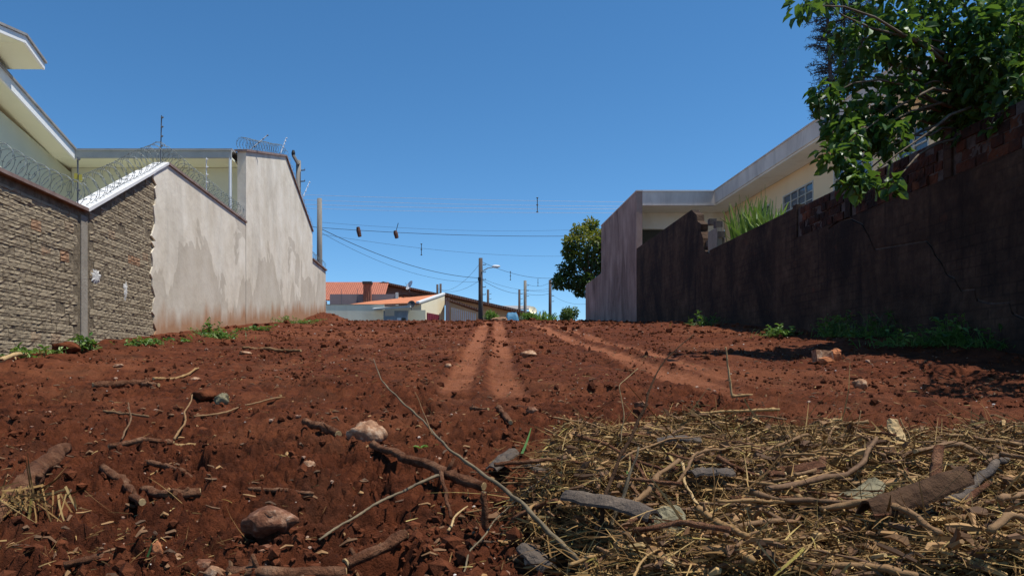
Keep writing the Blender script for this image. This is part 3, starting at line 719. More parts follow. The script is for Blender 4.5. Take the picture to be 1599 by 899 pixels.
# upper canopy roof: small gable
yr, zr = 16.2, 7.27
part(raked(-14, -9.36, 14.3, zr - 0.40, yr, zr, 0.05), 'canopy_soffit', M['soffit'], hs)
part(raked(-14, -9.36, yr, zr, 16.97, 7.00, 0.05), 'canopy_rear_soffit', M['soffit'], hs)
part(raked(-9.355, -9.30, 14.3, zr - 0.41, yr, zr - 0.01, 0.15), 'canopy_barge_board', M['fascia'], hs)
part(raked(-9.355, -9.30, yr, zr - 0.01, 16.97, 6.99, 0.15), 'canopy_rear_board', M['fascia'], hs)
part(raked(-14, -9.26, 14.3, zr - 0.25, yr, zr + 0.145, 0.05), 'canopy_roof', M['roof_sheet'], hs)
part(raked(-14, -9.26, yr + 0.004, zr + 0.145, 17.0, 7.14, 0.05), 'canopy_rear_roof', M['roof_sheet'], hs)
part(MB().box(-14, -10.75, 15.0, 16.8, 5.4, 6.95), 'upper_wall', M['house_paint'], hs)

# ------------------------------------------------------------------ right boundary wall
def yz(px, py):
    y = YR(px); return (y, (HY - py) / F * y)
rw = thing('old_boundary_wall', (XR, 12, ground_at(12)), 'old mould-blackened boundary wall with exposed red brick along its top', 'wall')
yR0, yR1, yR2, yR3 = 6.2, YR(1240), YR(1108), YR(995)
zB, zTop = 2.88, 3.52
part(wall_slab([(yR0, -0.5), (yR2 - 0.05, -0.5), (yR2 - 0.05, 3.50), (yR1, zTop), (yR1, zB), (yR0, zB)], XR + 0.004, XR + 0.2), 'wall_core', M['mortar_dark'], rw)
crack = [(1296, 357), (1312, 345), (1330, 341), (1348, 350), (1360, 372), (1367, 389), (1404, 383), (1448, 376), (1456, 384), (1462, 398), (1472, 410), (1480, 428), (1492, 434), (1502, 453), (1524, 451), (1527, 468), (1546, 473), (1578, 471), (1583, 489), (1600, 496), (1640, 500)]
ck = [yz(*p) for p in crack]
ck = sorted(ck, key=lambda p: -p[0])
gap = 0.018
for i in range(1, len(ck)):
    if ck[i][0] > ck[i - 1][0] - 0.012: ck[i] = (ck[i - 1][0] - 0.012, ck[i][1])
lowm, uppm = MB(), MB()
lowm.prism([(yR1 + 0.005, -0.3), (yR2 - 0.06, -0.3), (yR2 - 0.06, 3.49), (yR1 + 0.005, 3.51)], 'x', XR - 0.026, XR + 0.003)
lowm.prism([(ck[0][0], -0.3), (yR1 + 0.005, -0.3), (yR1 + 0.005, zB - .004), (ck[0][0], zB - .004)], 'x', XR - 0.026, XR + 0.003)
for (p, q_) in zip(ck[:-1], ck[1:]):
    lowm.prism([(q_[0], -0.3), (p[0], -0.3), (p[0], min(p[1], zB) - gap), (q_[0], min(q_[1], zB) - gap)], 'x', XR - 0.026, XR + 0.003)
    if min(p[1], q_[1]) + gap < zB - .01: uppm.prism([(q_[0], q_[1] + gap), (p[0], p[1] + gap), (p[0], zB - .002), (q_[0], zB - .002)], 'x', XR - 0.020, XR + 0.003)
part(lowm, 'lower_plaster', M['mould'], rw)
part(uppm, 'upper_plaster', M['mould'], rw)
part(MB().box(XR - 0.024, XR + 0.003, yR0, ck[-1][0] - 0.001, -0.3, zB - 0.002), 'near_plaster', M['mould'], rw)
part(wall_slab([(yR0, zB), (yR1, zB), (yR1, zTop - .02), (yR0, zTop - .02)], XR + 0.008, XR + 0.15), 'brick_core', M['mortar_dark'], rw)
redb = [brick_mesh('brick', 0.192, 0.138, 0.09, 40 + i, M['brick_red'], 0.006) for i in range(6)]
pill = [YR(1482), YR(1326), YR(1243)]
for k in range(4):
    y = yR0 + 0.1 + (0.1 if k % 2 else 0)
    while y < yR1 - 0.05:
        if min(abs(y - p) for p in pill) > 0.19 and not (k == 3 and random.random() < 0.12):
            o = obj('brick', random.choice(redb), None, rw)
            o.location = Vector((XR + 0.036 + random.gauss(0, .010), y, zB + 0.078 + k * 0.153 + random.gauss(0, .004))) - rw.location
            o.rotation_euler = (random.gauss(0, .02), 0, math.pi + random.gauss(0, .02))
            if random.random() < 0.5: o.rotation_euler[2] += 0.0
        y += 0.203
for p in pill:
    part(MB().box(XR - 0.03, XR + 0.16, p - 0.085, p + 0.085, zB + 0.001, zTop + 0.06), 'pillar', M['mould'], rw)
# taller far part with a broken step
fw = thing('broken_boundary_wall', (XR, yR2, ground_at(yR2)), 'taller blackened wall with a broken stepped edge beside the white house', 'wall')
brk = [yz(1107, 390), yz(1100, 389), yz(1099, 372), yz(1095, 360), yz(1096, 350), yz(1090, 345), yz(1089, 335), yz(1085, 332), yz(1081, 326)]
brk = [(brk[0][0], 3.4)] + brk[1:-1] + [(brk[-1][0], 4.97)]
part(wall_slab([(yR2 - 0.045, 0.4)] + [(yR3, 0.8), (yR3, 4.92)] + brk[::-1] + [(yR2 - 0.045, 3.42)], XR - 0.022, XR + 0.19), 'wall_body', M['mould'], fw)
for i, (px, py) in enumerate(((1104, 346), (1113, 350), (1100, 380), (1117, 366), (1116, 377))):
    y, z = yz(px, py)
    m = MB(); m.box(XR + .05, XR + .24, y - .09, y + .09, z - .1, z + .07)
    o = part(m, 'broken_block', M['mortar_dark'], fw)
part(MB().box(XR + 0.03, XR + 0.17, yz(1118, 0)[0], yz(1100, 0)[0] - .2, 3.3, 4.05), 'block_stub', M['concrete'], fw)
# far low wall continuing past the house
y40 = YR(915)
lw = thing('far_boundary_wall', (XR, 36, ground_at(36)), 'grimy wall continuing past the white house to the street', 'wall')
part(wall_slab([(35.62, 1.5), (y40, 1.5), (y40, 4.82), (35.62, 4.9)], XR - 0.02, XR + 0.18), 'wall_body', M['grimy'], lw)

# ------------------------------------------------------------------ white house with peach wing
wh = thing('white_house', (11, 29, 2.2), 'flat-eaved white house with a peach side wing behind the blackened wall', 'house')
yH0, yH1, zH = yR3 + 0.004, 35.6, 7.15
part(MB().box(XR - 0.03, XR + 0.2, yH0, yH1, 1.5, zH), 'side_wall', M['grimy'], wh, label='tall grimy mauve plaster side wall')
part(MB().box(XR - 0.045, XR + 0.24, yH0 - 0.03, yH1 + .05, zH + 0.002, zH + 0.05), 'parapet_cap', M['grey_fascia'], wh)
part(MB().box(XR + 0.202, 10.32, yH0 - 0.02, yH0 + 0.16, 6.60, zH), 'porch_fascia', M['grey_fascia'], wh)
part(MB().box(XR + 0.21, 10.34, yH0 - 0.05, yH0 + 0.2, zH + 0.003, zH + 0.045), 'fascia_cap', M['fascia'], wh)
part(MB().box(XR + 0.205, 11.2, yH0 + 0.161, 30.2, 6.62, 6.70), 'porch_soffit', M['white_house'], wh)
def openwall_x(x0, x1, ya, yb, z0, z1, ops, axis):
    """wall along an axis with rectangular openings"""
    m = MB(); c = ya
    def bx(a, b, q0, q1):
        if b - a > 1e-4 and q1 - q0 > 1e-4:
            if axis == 'y': m.box(x0, x1, a, b, q0, q1)
            else: m.box(a, b, x0, x1, q0, q1)
    for (a, b, q0, q1) in sorted(ops):
        bx(c, a, z0, z1); bx(a, b, z0, q0); bx(a, b, q1, z1); c = b
    bx(c, yb, z0, z1)
    return m
def window(root, axis, off, a, b, z0, z1, nv, nh, sgn):
    """framed window with panes; off = plane, sgn = side it faces"""
    m = MB(); t = 0.045
    def bx(mm, p0, p1, q0, q1, d0, d1):
        lo, hi = sorted((off + sgn * d0, off + sgn * d1))
        if axis == 'y': mm.box(lo, hi, p0, p1, q0, q1)
        else: mm.box(p0, p1, lo, hi, q0, q1)
    bx(m, a, b, z0, z0 + t, -0.06, 0.012); bx(m, a, b, z1 - t, z1, -0.06, 0.012)
    bx(m, a, a + t, z0 + t, z1 - t, -0.06, 0.012); bx(m, b - t, b, z0 + t, z1 - t, -0.06, 0.012)
    fr = part(m, 'window_frame', M['frame_grey'], root)
    for i in range(nv):
        for k in range(nh):
            p0, p1 = a + t + (b - a - 2*t) * i / nv, a + t + (b - a - 2*t) * (i + 1) / nv
            q0, q1 = z0 + t + (z1 - z0 - 2*t) * k / nh, z0 + t + (z1 - z0 - 2*t) * (k + 1) / nh
            m = MB(); bx(m, p0 + .012, p1 - .012, q0 + .012, q1 - .012, -0.05, -0.035)
            subpart(m, 'pane', M['glass'], root, fr)
    m = MB()
    for i in range(1, nv):
        p = a + t + (b - a - 2*t) * i / nv; bx(m, p - .014, p + .014, z0 + t, z1 - t, -0.055, 0.0)
    for k in range(1, nh):
        q = z0 + t + (z1 - z0 - 2*t) * k / nh; bx(m, a + t, b - t, q - .012, q + .012, -0.052, 0.004)
    if nv > 1 or nh > 1: subpart(m, 'glazing_bar', M['frame_grey'], root, fr)
fw0, fw1 = PP(1001, 0, 30.2)[0], PP(1040, 0, 30.2)[0]
part(openwall_x(30.2, 30.4, XR + 0.21, 11.19, 2.3, 6.615, [(fw0, fw1, 4.9, 5.95)], 'x'), 'front_wall', M['white_house'], wh)
part(MB().box(fw0, fw1, 30.39, 30.6, 4.9, 5.95), 'porch_dark_panel', M['painted_dark'], wh)
wops = [(22.8, 24.9, 5.15, 6.0), (25.9, 26.9, 5.15, 6.0), (19.6, 21.6, 5.0, 6.0), (17.3, 18.5, 4.6, 6.0)]
part(openwall_x(11.2, 11.4, 16.9, 30.19, 2.2, 6.60, wops, 'y'), 'wing_wall', M['peach'], wh)
for (a, b, z0, z1) in wops:
    window(wh, 'y', 11.2, a, b, z0, z1, 4 if b - a > 1.5 else 2, 3, -1)
    part(MB().box(11.30, 11.38, a, b, z0, z1), 'window_dark_backing', M['painted_dark'], wh)
part(MB().box(10.34, 11.19, 16.62, 30.0, 6.601, 6.66), 'wing_soffit', M['white_house'], wh)
part(MB().box(10.30, 10.48, 16.60, yH0 - 0.052, 6.66, zH + 0.0), 'wing_fascia', M['grey_fascia'], wh)
part(MB().box(10.27, 10.52, 16.57, yH0 - 0.056, zH + 0.002, zH + 0.04), 'wing_cap', M['grey_fascia'], wh)
part(MB().box(10.49, 18, 16.60, 16.8, 6.60, zH), 'end_fascia', M['grey_fascia'], wh)
part(MB().box(11.405, 18, 16.9, 17.1, 2.2, 6.59), 'end_wall', M['peach'], wh)
part(MB().box(10.485, 18, 16.81, yH0 + .16, zH - 0.2, zH - 0.1), 'roof', M['roof_sheet'], wh)
part(MB().box(XR + 0.203, 18, yH0 + 0.162, 35.6, zH - 0.19, zH - 0.09), 'main_roof', M['roof_sheet'], wh)
part(MB().box(11.41, 18, 30.2, 30.4, 2.2, zH - 0.2), 'cross_wall', M['peach'], wh)

# ------------------------------------------------------------------ street houses
def dish(root_pos, r, face, label, mat):
    t = thing('satellite_dish', root_pos, label, 'satellite dish')
    p = np.array(root_pos, float); f = np.array(face, float); f /= np.linalg.norm(f)
    u = np.cross(f, [0, 0, 1]); u /= np.linalg.norm(u); w = np.cross(u, f)
    c = p + [0, 0, r * 1.25]; V = [c - f * r * .28]; n = 18
    for q in (0.5, 1.0):
        for k in range(n):
            a = 2 * math.pi * k / n; V.append(c - f * r * .28 * (1 - q * q) + (u * math.cos(a) + w * math.sin(a)) * r * q)
    m = MB(); m.add(V, [np.array([(0, 1 + k, 1 + (k + 1) % n) for k in range(n)]), np.array([(1 + k, 1 + n + k, 1 + n + (k + 1) % n, 1 + (k + 1) % n) for k in range(n)])])
    part(m, 'reflector', mat, t, True)
    part(MB().tube([p - [0, 0, .1], c - f * r * .2], 0.03, 6), 'mast', M['rod_dark'], t)
    part(MB().tube([c - w * r * .9, c + f * r * .9], 0.015, 5), 'feed_arm', M['rod_dark'], t)
# cream corner house, turned towards the lot; local axes: x along the street side, y along the gable side
ang = -0.40
ch = thing('cream_house', (-2.26, 58.0, 2.9), 'cream corner house with bright orange tiled roof across the street', 'house', rz=ang)
def lp(mbx, name, mat, **k): return mbx.build(name, mat, ch, **k)
lp(MB().box(-6.9, -0.2, 0.0, 4.5, -0.3, 2.60), 'street_wall', M['cream'])
lp(MB().prism([(-0.02, -0.3), (4.6, -0.3), (4.6, 3.85), (-0.02, 2.72)], 'x', -0.198, 0.0), 'gable_wall', M['cream'])
lp(MB().hexa([(-7.4, -0.5, 2.62), (-0.22, -0.5, 2.62), (-0.22, 4.5, 3.80), (-7.0, 4.5, 3.45)], [(-7.4, -0.5, 2.72), (-0.22, -0.5, 2.72), (-0.22, 4.5, 3.90), (-7.0, 4.5, 3.55)]), 'roof', M['tile_orange'])
lp(MB().hexa([(-0.215, -0.5, 2.66), (0.06, -0.5, 2.66), (0.06, 4.6, 3.86), (-0.215, 4.6, 3.86)], [(-0.215, -0.5, 2.80), (0.06, -0.5, 2.80), (0.06, 4.6, 4.0), (-0.215, 4.6, 4.0)]), 'verge', M['fascia'])
gd = lp(MB().box(0.003, 0.05, 1.0, 3.4, -0.3, 2.05), 'garage_door', M['maroon'], label='maroon garage door')
m = MB()
for k in range(7): m.box(0.052, 0.066, 1.05 + k * .34, 1.08 + k * .34, -0.25, 2.02)
m.build('door_rib', M['maroon'], gd)
lp(MB().box(0.003, 0.10, 0.35, 0.62, 1.3, 1.75), 'meter_box', M['frame_grey'])
# garden wall with awning
gwl = thing('garden_wall', (-9.5, 57.4, 2.9), 'beige garden wall fronting the cream house', 'wall')
a0, a1 = PP(470, 0, 57.4)[0], PP(600, 0, 57.4)[0]
part(MB().box(a0, a1, 57.3, 57.5, 2.4, 5.42), 'wall_body', M['beige'], gwl)
a2, a3 = PP(637, 0, 57.4)[0], PP(665, 0, 57.4)[0]
part(MB().box(a2, a3, 56.6, 56.8, 2.4, 4.95), 'low_wall', M['cream'], gwl)
part(MB().box(a0, a1, 57.27, 57.53, 5.422, 5.47), 'coping', M['concrete'], gwl)
sh = thing('entrance_porch', (PP(612, 0, 56)[0], 56, 2.9), 'grey metal entrance canopy with steel gate at the garden wall', 'porch')
b0, b1 = PP(582, 0, 56)[0], PP(641, 0, 56)[0]
mA = MB(); mA.hexa([(b0, 55.4, 4.86), (b1, 55.2, 5.02), (b1, 57.2, 5.2), (b0, 57.2, 5.1)], [(b0, 55.4, 4.94), (b1, 55.2, 5.2), (b1, 57.2, 5.3), (b0, 57.2, 5.2)])
part(mA, 'canopy', M['gutter'], sh)
g0, g1, g2 = PP(600, 0, 56)[0], PP(617, 0, 56)[0], PP(636, 0, 56)[0]
for gx in (g0, g1, g2): part(MB().box(gx - .05, gx + .05, 55.95, 56.05, 2.6, 4.85), 'post', M['steel'], sh)
part(MB().box(g0 + .06, g1 - .06, 55.98, 56.02, 2.6, 4.45), 'gate', M['steel'], sh)
part(MB().box(g0 + .2, g1 - .2, 55.95, 55.975, 3.2, 4.2), 'gate_panel', M['frame_grey'], sh)
part(MB().box(g1 + .06, g2 - .06, 55.98, 56.02, 2.6, 4.85), 'screen', M['steel'], sh)
part(MB().box(g1 + .15, g1 + .45, 55.94, 55.975, 3.4, 4.3), 'window_pane', M['white_metal'], sh)
part(MB().box(g1 + .5, g2 - .12, 55.94, 55.975, 3.4, 4.3), 'window_dark_panel', M['painted_dark'], sh)
dish(PP(642, 483, 57), 0.32, (-.3, -1, .4), 'small dark satellite dish above the grey entrance canopy', M['dish_dark'])
# red-roofed house with chimney behind
rh = thing('red_roofed_house', (-10, 68, 2.9), 'mauve-walled house with red tiled roof and brick chimney', 'house')
h0, h1 = PP(515, 0, 67)[0], PP(622, 0, 67)[0]
part(MB().box(h0, h1, 67, 67.25, 2.4, 10.9 - 3.6), 'front_wall', M['mauve'], rh)
part(MB().box(h1 - .25, h1 + .003, 66.94, 66.998, 2.4, 7.45), 'corner_trim', M['white_house'], rh)
part(raked(PP(490, 0, 68)[0], PP(600, 0, 68)[0], 67.6, 6.75, 73, 9.05, 0.1), 'roof', M['tile_red'], rh)
part(MB().box(PP(490, 0, 68)[0], PP(512, 0, 68)[0], 67.4, 67.6, 2.4, 6.7), 'side_return', M['mauve'], rh)
c0, c1 = PP(568, 0, 66.6)[0], PP(580, 0, 66.6)[0]
cs = part(MB().box(c0, c1, 66.2, 66.9, 2.9, 8.15), 'chimney', M['tile_red'], rh, label='square red brick chimney')
subpart(MB().box(c0 - .08, c1 + .08, 66.1, 67.0, 8.152, 8.35), 'chimney_cap', M['pole_dark'], rh, cs)
for px in (533, 558): part(MB().tube([PP(px, 476, 66.9), PP(px, 451, 66.9)], 0.02, 5), 'fence_rod', M['rod_dark'], rh)
# brown gabled house behind the cream roof
gh = thing('brown_gabled_house', (-5, 74, 2.9), 'dusty pink house with a low brown gable roof and thick dark eaves', 'house')
q = lambda px, py, Y=74: (PP(px, py, Y)[0], PP(px, py, Y)[2])
part(MB().prism([q(593, 470), q(690, 500), q(690, 464), q(600, 446)], 'y', 74, 74.3), 'gable_wall', M['mauve'], gh)
m = MB(); A, B = q(592, 447), q(597, 444); 
mm = MB(); p1, p2, p3 = q(588, 448), q(600, 443), q(694, 463)
mm.hexa([(p2[0], 72.6, p2[1] - .12), (p3[0], 72.6, p3[1] - .12), (p3[0], 82, p3[1] - .12), (p2[0], 82, p2[1] - .12)], [(p2[0], 72.6, p2[1] + .06), (p3[0], 72.6, p3[1] + .06), (p3[0], 82, p3[1] + .06), (p2[0], 82, p2[1] + .06)])
part(mm, 'roof', M['tile_brown'], gh)
mm = MB(); mm.hexa([(p1[0], 72.6, p1[1] - .12), (p2[0] - .004, 72.6, p2[1] - .12), (p2[0] - .004, 82, p2[1] - .12), (p1[0], 82, p1[1] - .12)], [(p1[0], 72.6, p1[1] + .06), (p2[0] - .004, 72.6, p2[1] + .06), (p2[0] - .004, 82, p2[1] + .06), (p1[0], 82, p1[1] + .06)])
part(mm, 'roof_return', M['tile_brown'], gh)
part(raked(q(622, 0)[0], q(660, 0)[0], 71.2, 7.1, 73.9, 7.9, .08), 'lean_to_roof', M['tile_orange'], gh)
dish(PP(639, 455, 72.2), 0.5, (-.75, -.5, .45), 'large white satellite dish on the brown gable roof', M['dish'])
# long brown-roofed house with white railing
lh = thing('long_brown_house', (2.5, 64, 2.9), 'long low house with brown roof and white railing beside the street pole', 'house')
q = lambda px, py, Y=64: (PP(px, py, Y)[0], PP(px, py, Y)[2])
part(MB().prism([q(698, 505), q(812, 505), q(808, 488), q(760, 478), q(698, 466)], 'y', 64, 64.3), 'gable_wall', M['peach'], lh)
p1, p2 = q(694, 461), q(816, 489)
mm = MB(); mm.hexa([(p1[0], 62.6, p1[1] - .1), (p2[0], 62.6, p2[1] - .1), (p2[0], 72, p2[1] - .1), (p1[0], 72, p1[1] - .1)], [(p1[0], 62.6, p1[1] + .1), (p2[0], 62.6, p2[1] + .1), (p2[0], 72, p2[1] + .1), (p1[0], 72, p1[1] + .1)])
part(mm, 'roof', M['tile_brown'], lh)
q1, q2 = q(697, 467, 61.2), q(748, 484, 61.2)
mm = MB(); mm.hexa([(q1[0], 60.6, q1[1] - .08), (q2[0], 60.6, q2[1] - .08), (q2[0], 62.5, q2[1] - .05), (q1[0], 62.5, q1[1] - .05)], [(q1[0], 60.6, q1[1] + .06), (q2[0], 60.6, q2[1] + .06), (q2[0], 62.5, q2[1] + .09), (q1[0], 62.5, q1[1] + .09)])
part(mm, 'porch_roof', M['tile_brown'], lh)
part(MB().box(q(696, 0)[0], q(702, 0)[0], 60.9, 61.3, 2.4, q(0, 471)[1]), 'gate_pillar', M['mauve'], lh)
mm = MB(); x = q(705, 0)[0]
while x < q(742, 0)[0]:
    mm.box(x, x + .07, 60.96, 61.0, 2.6, 5.55 - (x - q(705, 0)[0]) * 0.25); x += 0.16
part(mm, 'railing', M['white_metal'], lh)
for (px0, px1) in ((765, 771), (781, 789)):
    part(MB().box(q(px0, 0)[0], q(px1, 0)[0], 63.95, 63.998, 4.0, 4.9), 'window', M['glass'], lh)
# grey-roofed house far right and small street bits
fh = thing('grey_roofed_house', (11, 95, 2.5), 'far house with a low grey roof beyond the blue tarpaulin', 'house')
q = lambda px, py, Y=95: (PP(px, py, Y)[0], PP(px, py, Y)[2])
part(MB().box(q(786, 0)[0], q(828, 0)[0], 95, 100, 2.0, q(0, 486)[1]), 'wall', M['mauve'], fh)
a, b = q(782, 484), q(832, 484)
part(raked(a[0], b[0], 94.4, a[1], 98, a[1] + .75, .1), 'roof', M['roof_sheet'], fh)
tp = MB(); nx = 14; r = np.random.default_rng(12)
q0, q1 = PP(787, 0, 52)[0], PP(811, 0, 52)[0]
gx, gy = np.meshgrid(np.linspace(q0, q1, nx), np.linspace(51.2, 53, nx))
uu, vv = np.meshgrid(np.linspace(0, 1, nx), np.linspace(0, 1, nx))
gz = 2.8 + 1.5 * np.clip(np.minimum(np.minimum(uu, 1 - uu), np.minimum(vv, 1 - vv)) * 5, 0, 1) ** .6 + 0.12 * perlin(gx * 3, gy * 3) + .1 * uu
i, j = np.meshgrid(np.arange(nx - 1), np.arange(nx - 1), indexing='ij'); a = i * nx + j
tp.add(np.stack([gx, gy, gz], -1), [np.stack([a, a + 1, a + nx + 1, a + nx], -1).reshape(-1, 4)])
tp.build('tarpaulin', M['tarp'], None, True, label='blue tarpaulin heaped over something at the roadside', cat='tarpaulin')
rb = MB(); r = np.random.default_rng(4)
def lump(mb_, c, s, seed, sub=2, amp=0.25, tint=0.5):
    """irregular stone or clod: noisy subdivided octahedron-like sphere"""
    rr = np.random.default_rng(seed); n, k = 4 + 4 * sub, 3 + 2 * sub
    V = [(0, 0, 1.0)]
    for i in range(1, k):
        ph = math.pi * i / k
        for j in range(n):
            a = 2 * math.pi * (j + 0.5 * (i % 2)) / n
            V.append((math.sin(ph) * math.cos(a), math.sin(ph) * math.sin(a), math.cos(ph)))
    V.append((0, 0, -1.0)); V = np.array(V)
    off = rr.uniform(0, 50, 3)
    d = 1 + amp * (perlin(V[:, 0] * 1.6 + off[0], V[:, 1] * 1.6 + V[:, 2] * 1.1 + off[1]) * 1.7 + 0.6 * perlin(V[:, 0] * 4 + off[1], V[:, 2] * 4 + V[:, 1] * 3 + off[2]))
    for _ in range(7):                       # a few flat broken faces
        nrm = rr.normal(size=3); nrm /= np.linalg.norm(nrm); lim = rr.uniform(0.68, 0.92)
        pr = (V * d[:, None]) @ nrm
        d = np.where(pr > lim, d * lim / np.maximum(pr, 1e-6), d)
    V = V * d[:, None] * np.asarray(s) + np.asarray(c)
    f3 = [(0, 1 + j, 1 + (j + 1) % n) for j in range(n)] + [(len(V) - 1, 1 + (k-2)*n + (j + 1) % n, 1 + (k-2)*n + j) for j in range(n)]
    f4 = [(1 + i*n + j, 1 + (i+1)*n + j, 1 + (i+1)*n + (j + 1) % n, 1 + i*n + (j + 1) % n) for i in range(k - 2) for j in range(n)]
    return mb_.add(V, [np.array(f3), np.array(f4)], tint)
lump(rb, PP(779, 499, 50.5), (0.6, .4, .22), 3); rb.build('rubble_heap', M['stone_pale'], label='pale heap of rubble beside the blue tarpaulin', cat='rubble')

# ------------------------------------------------------------------ poles and overhead lines
def pole(px, ytop, Y, r0, r1, label, mat, arms=(), zbase=2.5, fit=3):
    top = PP(px, ytop, Y); t = thing('utility_pole', (top[0], Y, zbase), label, 'pole', 'poles along the street')
    part(MB().tube([(top[0], Y, zbase), (top[0], Y, (zbase + top[2]) / 2), top], [r0, (r0 + r1) / 2, r1], 10), 'pole_shaft', mat, t, True)
    for (dz, w, sh_) in arms:
        part(MB().box(top[0] - w + sh_, top[0] + w + sh_, Y - r1 - .12, Y - r1 - .01, top[2] - dz - .06, top[2] - dz + .06), 'crossarm', M['pole_dark'], t)
        for k in (-.9, -.1, .9):
            p = np.array([top[0] + sh_ + w * k, Y - r1 - .065, top[2] - dz + .06])
            part(MB().tube([p, p + [0, 0, .08], p + [0, 0, .16]], [.045, .06, .035], 8), 'insulator', M['pole_dark'], t)
    for k in range(fit):
        z = top[2] - 0.5 - 0.55 * k
        part(MB().tube([(top[0] + r1 + .02, Y - .05, z), (top[0] + r1 + .22, Y - .1, z), (top[0] + r1 + .22, Y - .1, z + .14)], [.03, .03, .05], 6), 'bracket', M['pole_dark'], t)
    return t, top
pole(499, 310, 40, .17, .13, 'pale round concrete pole rising behind the low end wall', M['pole'], zbase=2.6, fit=0)
t, tp0 = pole(466, 251, 37, .15, .12, 'weathered timber pole with a slanting arm behind the tall wall', M['pole'], zbase=2.2, fit=2)
a = PP(466, 257, 36.85); b = PP(458, 243, 36.8)
part(MB().tube([a, b], 0.09, 6), 'slanting_arm', M['pole'], t)
part(MB().tube([b, b + [0, 0, .12], b + [0, 0, .26]], [.08, .10, .06], 8), 'insulator', M['cable'], t)
tL, top = pole(750.5, 403, 54.9, .20, .15, 'tall dark pole with a street lamp arm in front of the long brown house', M['pole_dark'], fit=5)
ca = PP(752, 424, 54.8); cb = PP(772, 417, 53.8)
part(MB().tube([ca, ca + (cb - ca) * .5 + [0, 0, .1], cb], .035, 6), 'lamp_arm', M['gutter'], tL)
m = MB(); lump(m, cb + [.12, -.1, .03], (.32, .16, .12), 8, amp=.05); part(m, 'lamp_head', M['lamp'], tL, True)
m = MB(); m.tube([PP(749, 433, 54.6), PP(749, 438, 54.6)], .13, 8); part(m, 'junction_box', M['cable'], tL)
pole(762, 452, 82, .16, .13, 'slim dark pole behind the roof of the long brown house', M['pole_dark'])
pole(811, 452, 84, .16, .13, 'slim pole standing behind the blue tarpaulin', M['pole_dark'])
pole(820, 438, 76, .19, .15, 'grey pole between the tarpaulin and the bright shrubs', M['pole'])
pole(859, 437, 74, .18, .14, 'dark pole rising among the bright green street shrubs', M['pole_dark'], fit=4)
pole(683, 444, 90, .16, .14, 'one of two short poles close together behind the cream gable', M['pole_dark'], fit=0)
pole(688, 443, 90, .16, .14, 'one of two short poles close together behind the cream gable', M['pole_dark'], fit=0)
def wire(name, a, b, sag, r, mat, label, n=24):
    a, b = np.array(a), np.array(b); t = np.linspace(0, 1, n)[:, None]
    P = a + (b - a) * t; P[:, 2] -= (4 * sag * t * (1 - t))[:, 0]
    m = MB(); m.tube(P, r * .62, 5); o = m.build(name, mat, None, True, label=label, cat='cable', group='overhead lines above the street')
    return P
LB = 'overhead line'
Pm = wire('power_line', PP(470, 353, 40), PP(1010, 366, 41), .28, .020, M['cable'], 'thick black cable carrying two rusty splice boxes')
for (px, py, ln, lb) in ((559, 363, .26, 'longer rusty splice box hanging on the thick black cable'), (617, 367, .2, 'short rusty splice box with a thin stay on the thick black cable')):
    p = PP(px, py - 1, 40.2); bxo = thing('splice_box', p, lb, 'cable box', 'splice boxes on the black cable')
    part(MB().tube([p + [0, 0, ln], p + [.03, 0, .05], p + [.1, 0, -ln]], [.09, .12, .10], 8), 'case', M['box_brown'], bxo)
    if ln < .25: part(MB().tube([p, p + [.17, 0, .62]], .018, 5), 'stay', M['cable'], bxo)
for (a, b, s, r, mt, lb) in (
    (PP(440, 303, 39), PP(1100, 316, 41), .10, .012, 'cable_pale', 'topmost of the four pale conductors above the lot'),
    (PP(440, 311, 39), PP(1100, 322, 41), .12, .012, 'cable_pale', 'second pale conductor from the top above the lot'),
    (PP(440, 318, 39), PP(1100, 325, 41), .14, .014, 'cable_pale', 'third pale conductor from the top above the lot'),
    (PP(440, 324, 39), PP(1100, 331, 41), .14, .012, 'cable_pale', 'lowest of the four pale conductors above the lot'),
    (PP(503, 358, 40), PP(749, 434, 54.8), .55, .028, 'cable', 'sagging thick service cable between the concrete pole and the lamp pole'),
    (PP(503, 364, 40), PP(749, 440, 54.8), .75, .014, 'cable', 'thin service wire below the sagging thick cable'),
    (PP(500, 347, 40), PP(940, 356, 60), .35, .010, 'cable', 'thin wire just above the splice box cable'),
    (PP(503, 366, 40), PP(930, 398, 62), .5, .012, 'cable', 'thin wire just below the splice box cable'),
    (PP(751, 408, 54.8), PP(885, 432, 62), .55, .022, 'cable', 'sagging line from the lamp pole top towards the flowering tree'),
    (PP(751, 436, 54.8), PP(820, 458, 76), .35, .024, 'cable', 'thick line from the lamp pole to the grey pole'),
    (PP(751, 434, 54.8), PP(859, 450, 74), .5, .016, 'cable', 'thinner line from the lamp pole to the dark pole'),
    (PP(820, 442, 76), PP(859, 441, 74), .35, .018, 'cable', 'upper sagging line between the grey pole and the dark pole'),
    (PP(820, 452, 76), PP(859, 454, 74), .12, .018, 'cable', 'middle line between the grey pole and the dark pole'),
    (PP(820, 458, 76), PP(859, 458, 74), .18, .022, 'cable', 'lower line between the grey pole and the dark pole'),
    (PP(859, 458, 74), PP(920, 474, 60), .4, .016, 'cable', 'line from the dark pole to behind the far grimy wall'),
    (PP(749, 412, 54.8), PP(683, 450, 90), .9, .018, 'cable', 'upper line from the lamp pole to the paired short poles'),
    (PP(749, 438, 54.8), PP(688, 452, 90), .5, .018, 'cable', 'lower line from the lamp pole to the paired short poles')):
    wire('power_line', a, b, s, r, M[mt], lb)
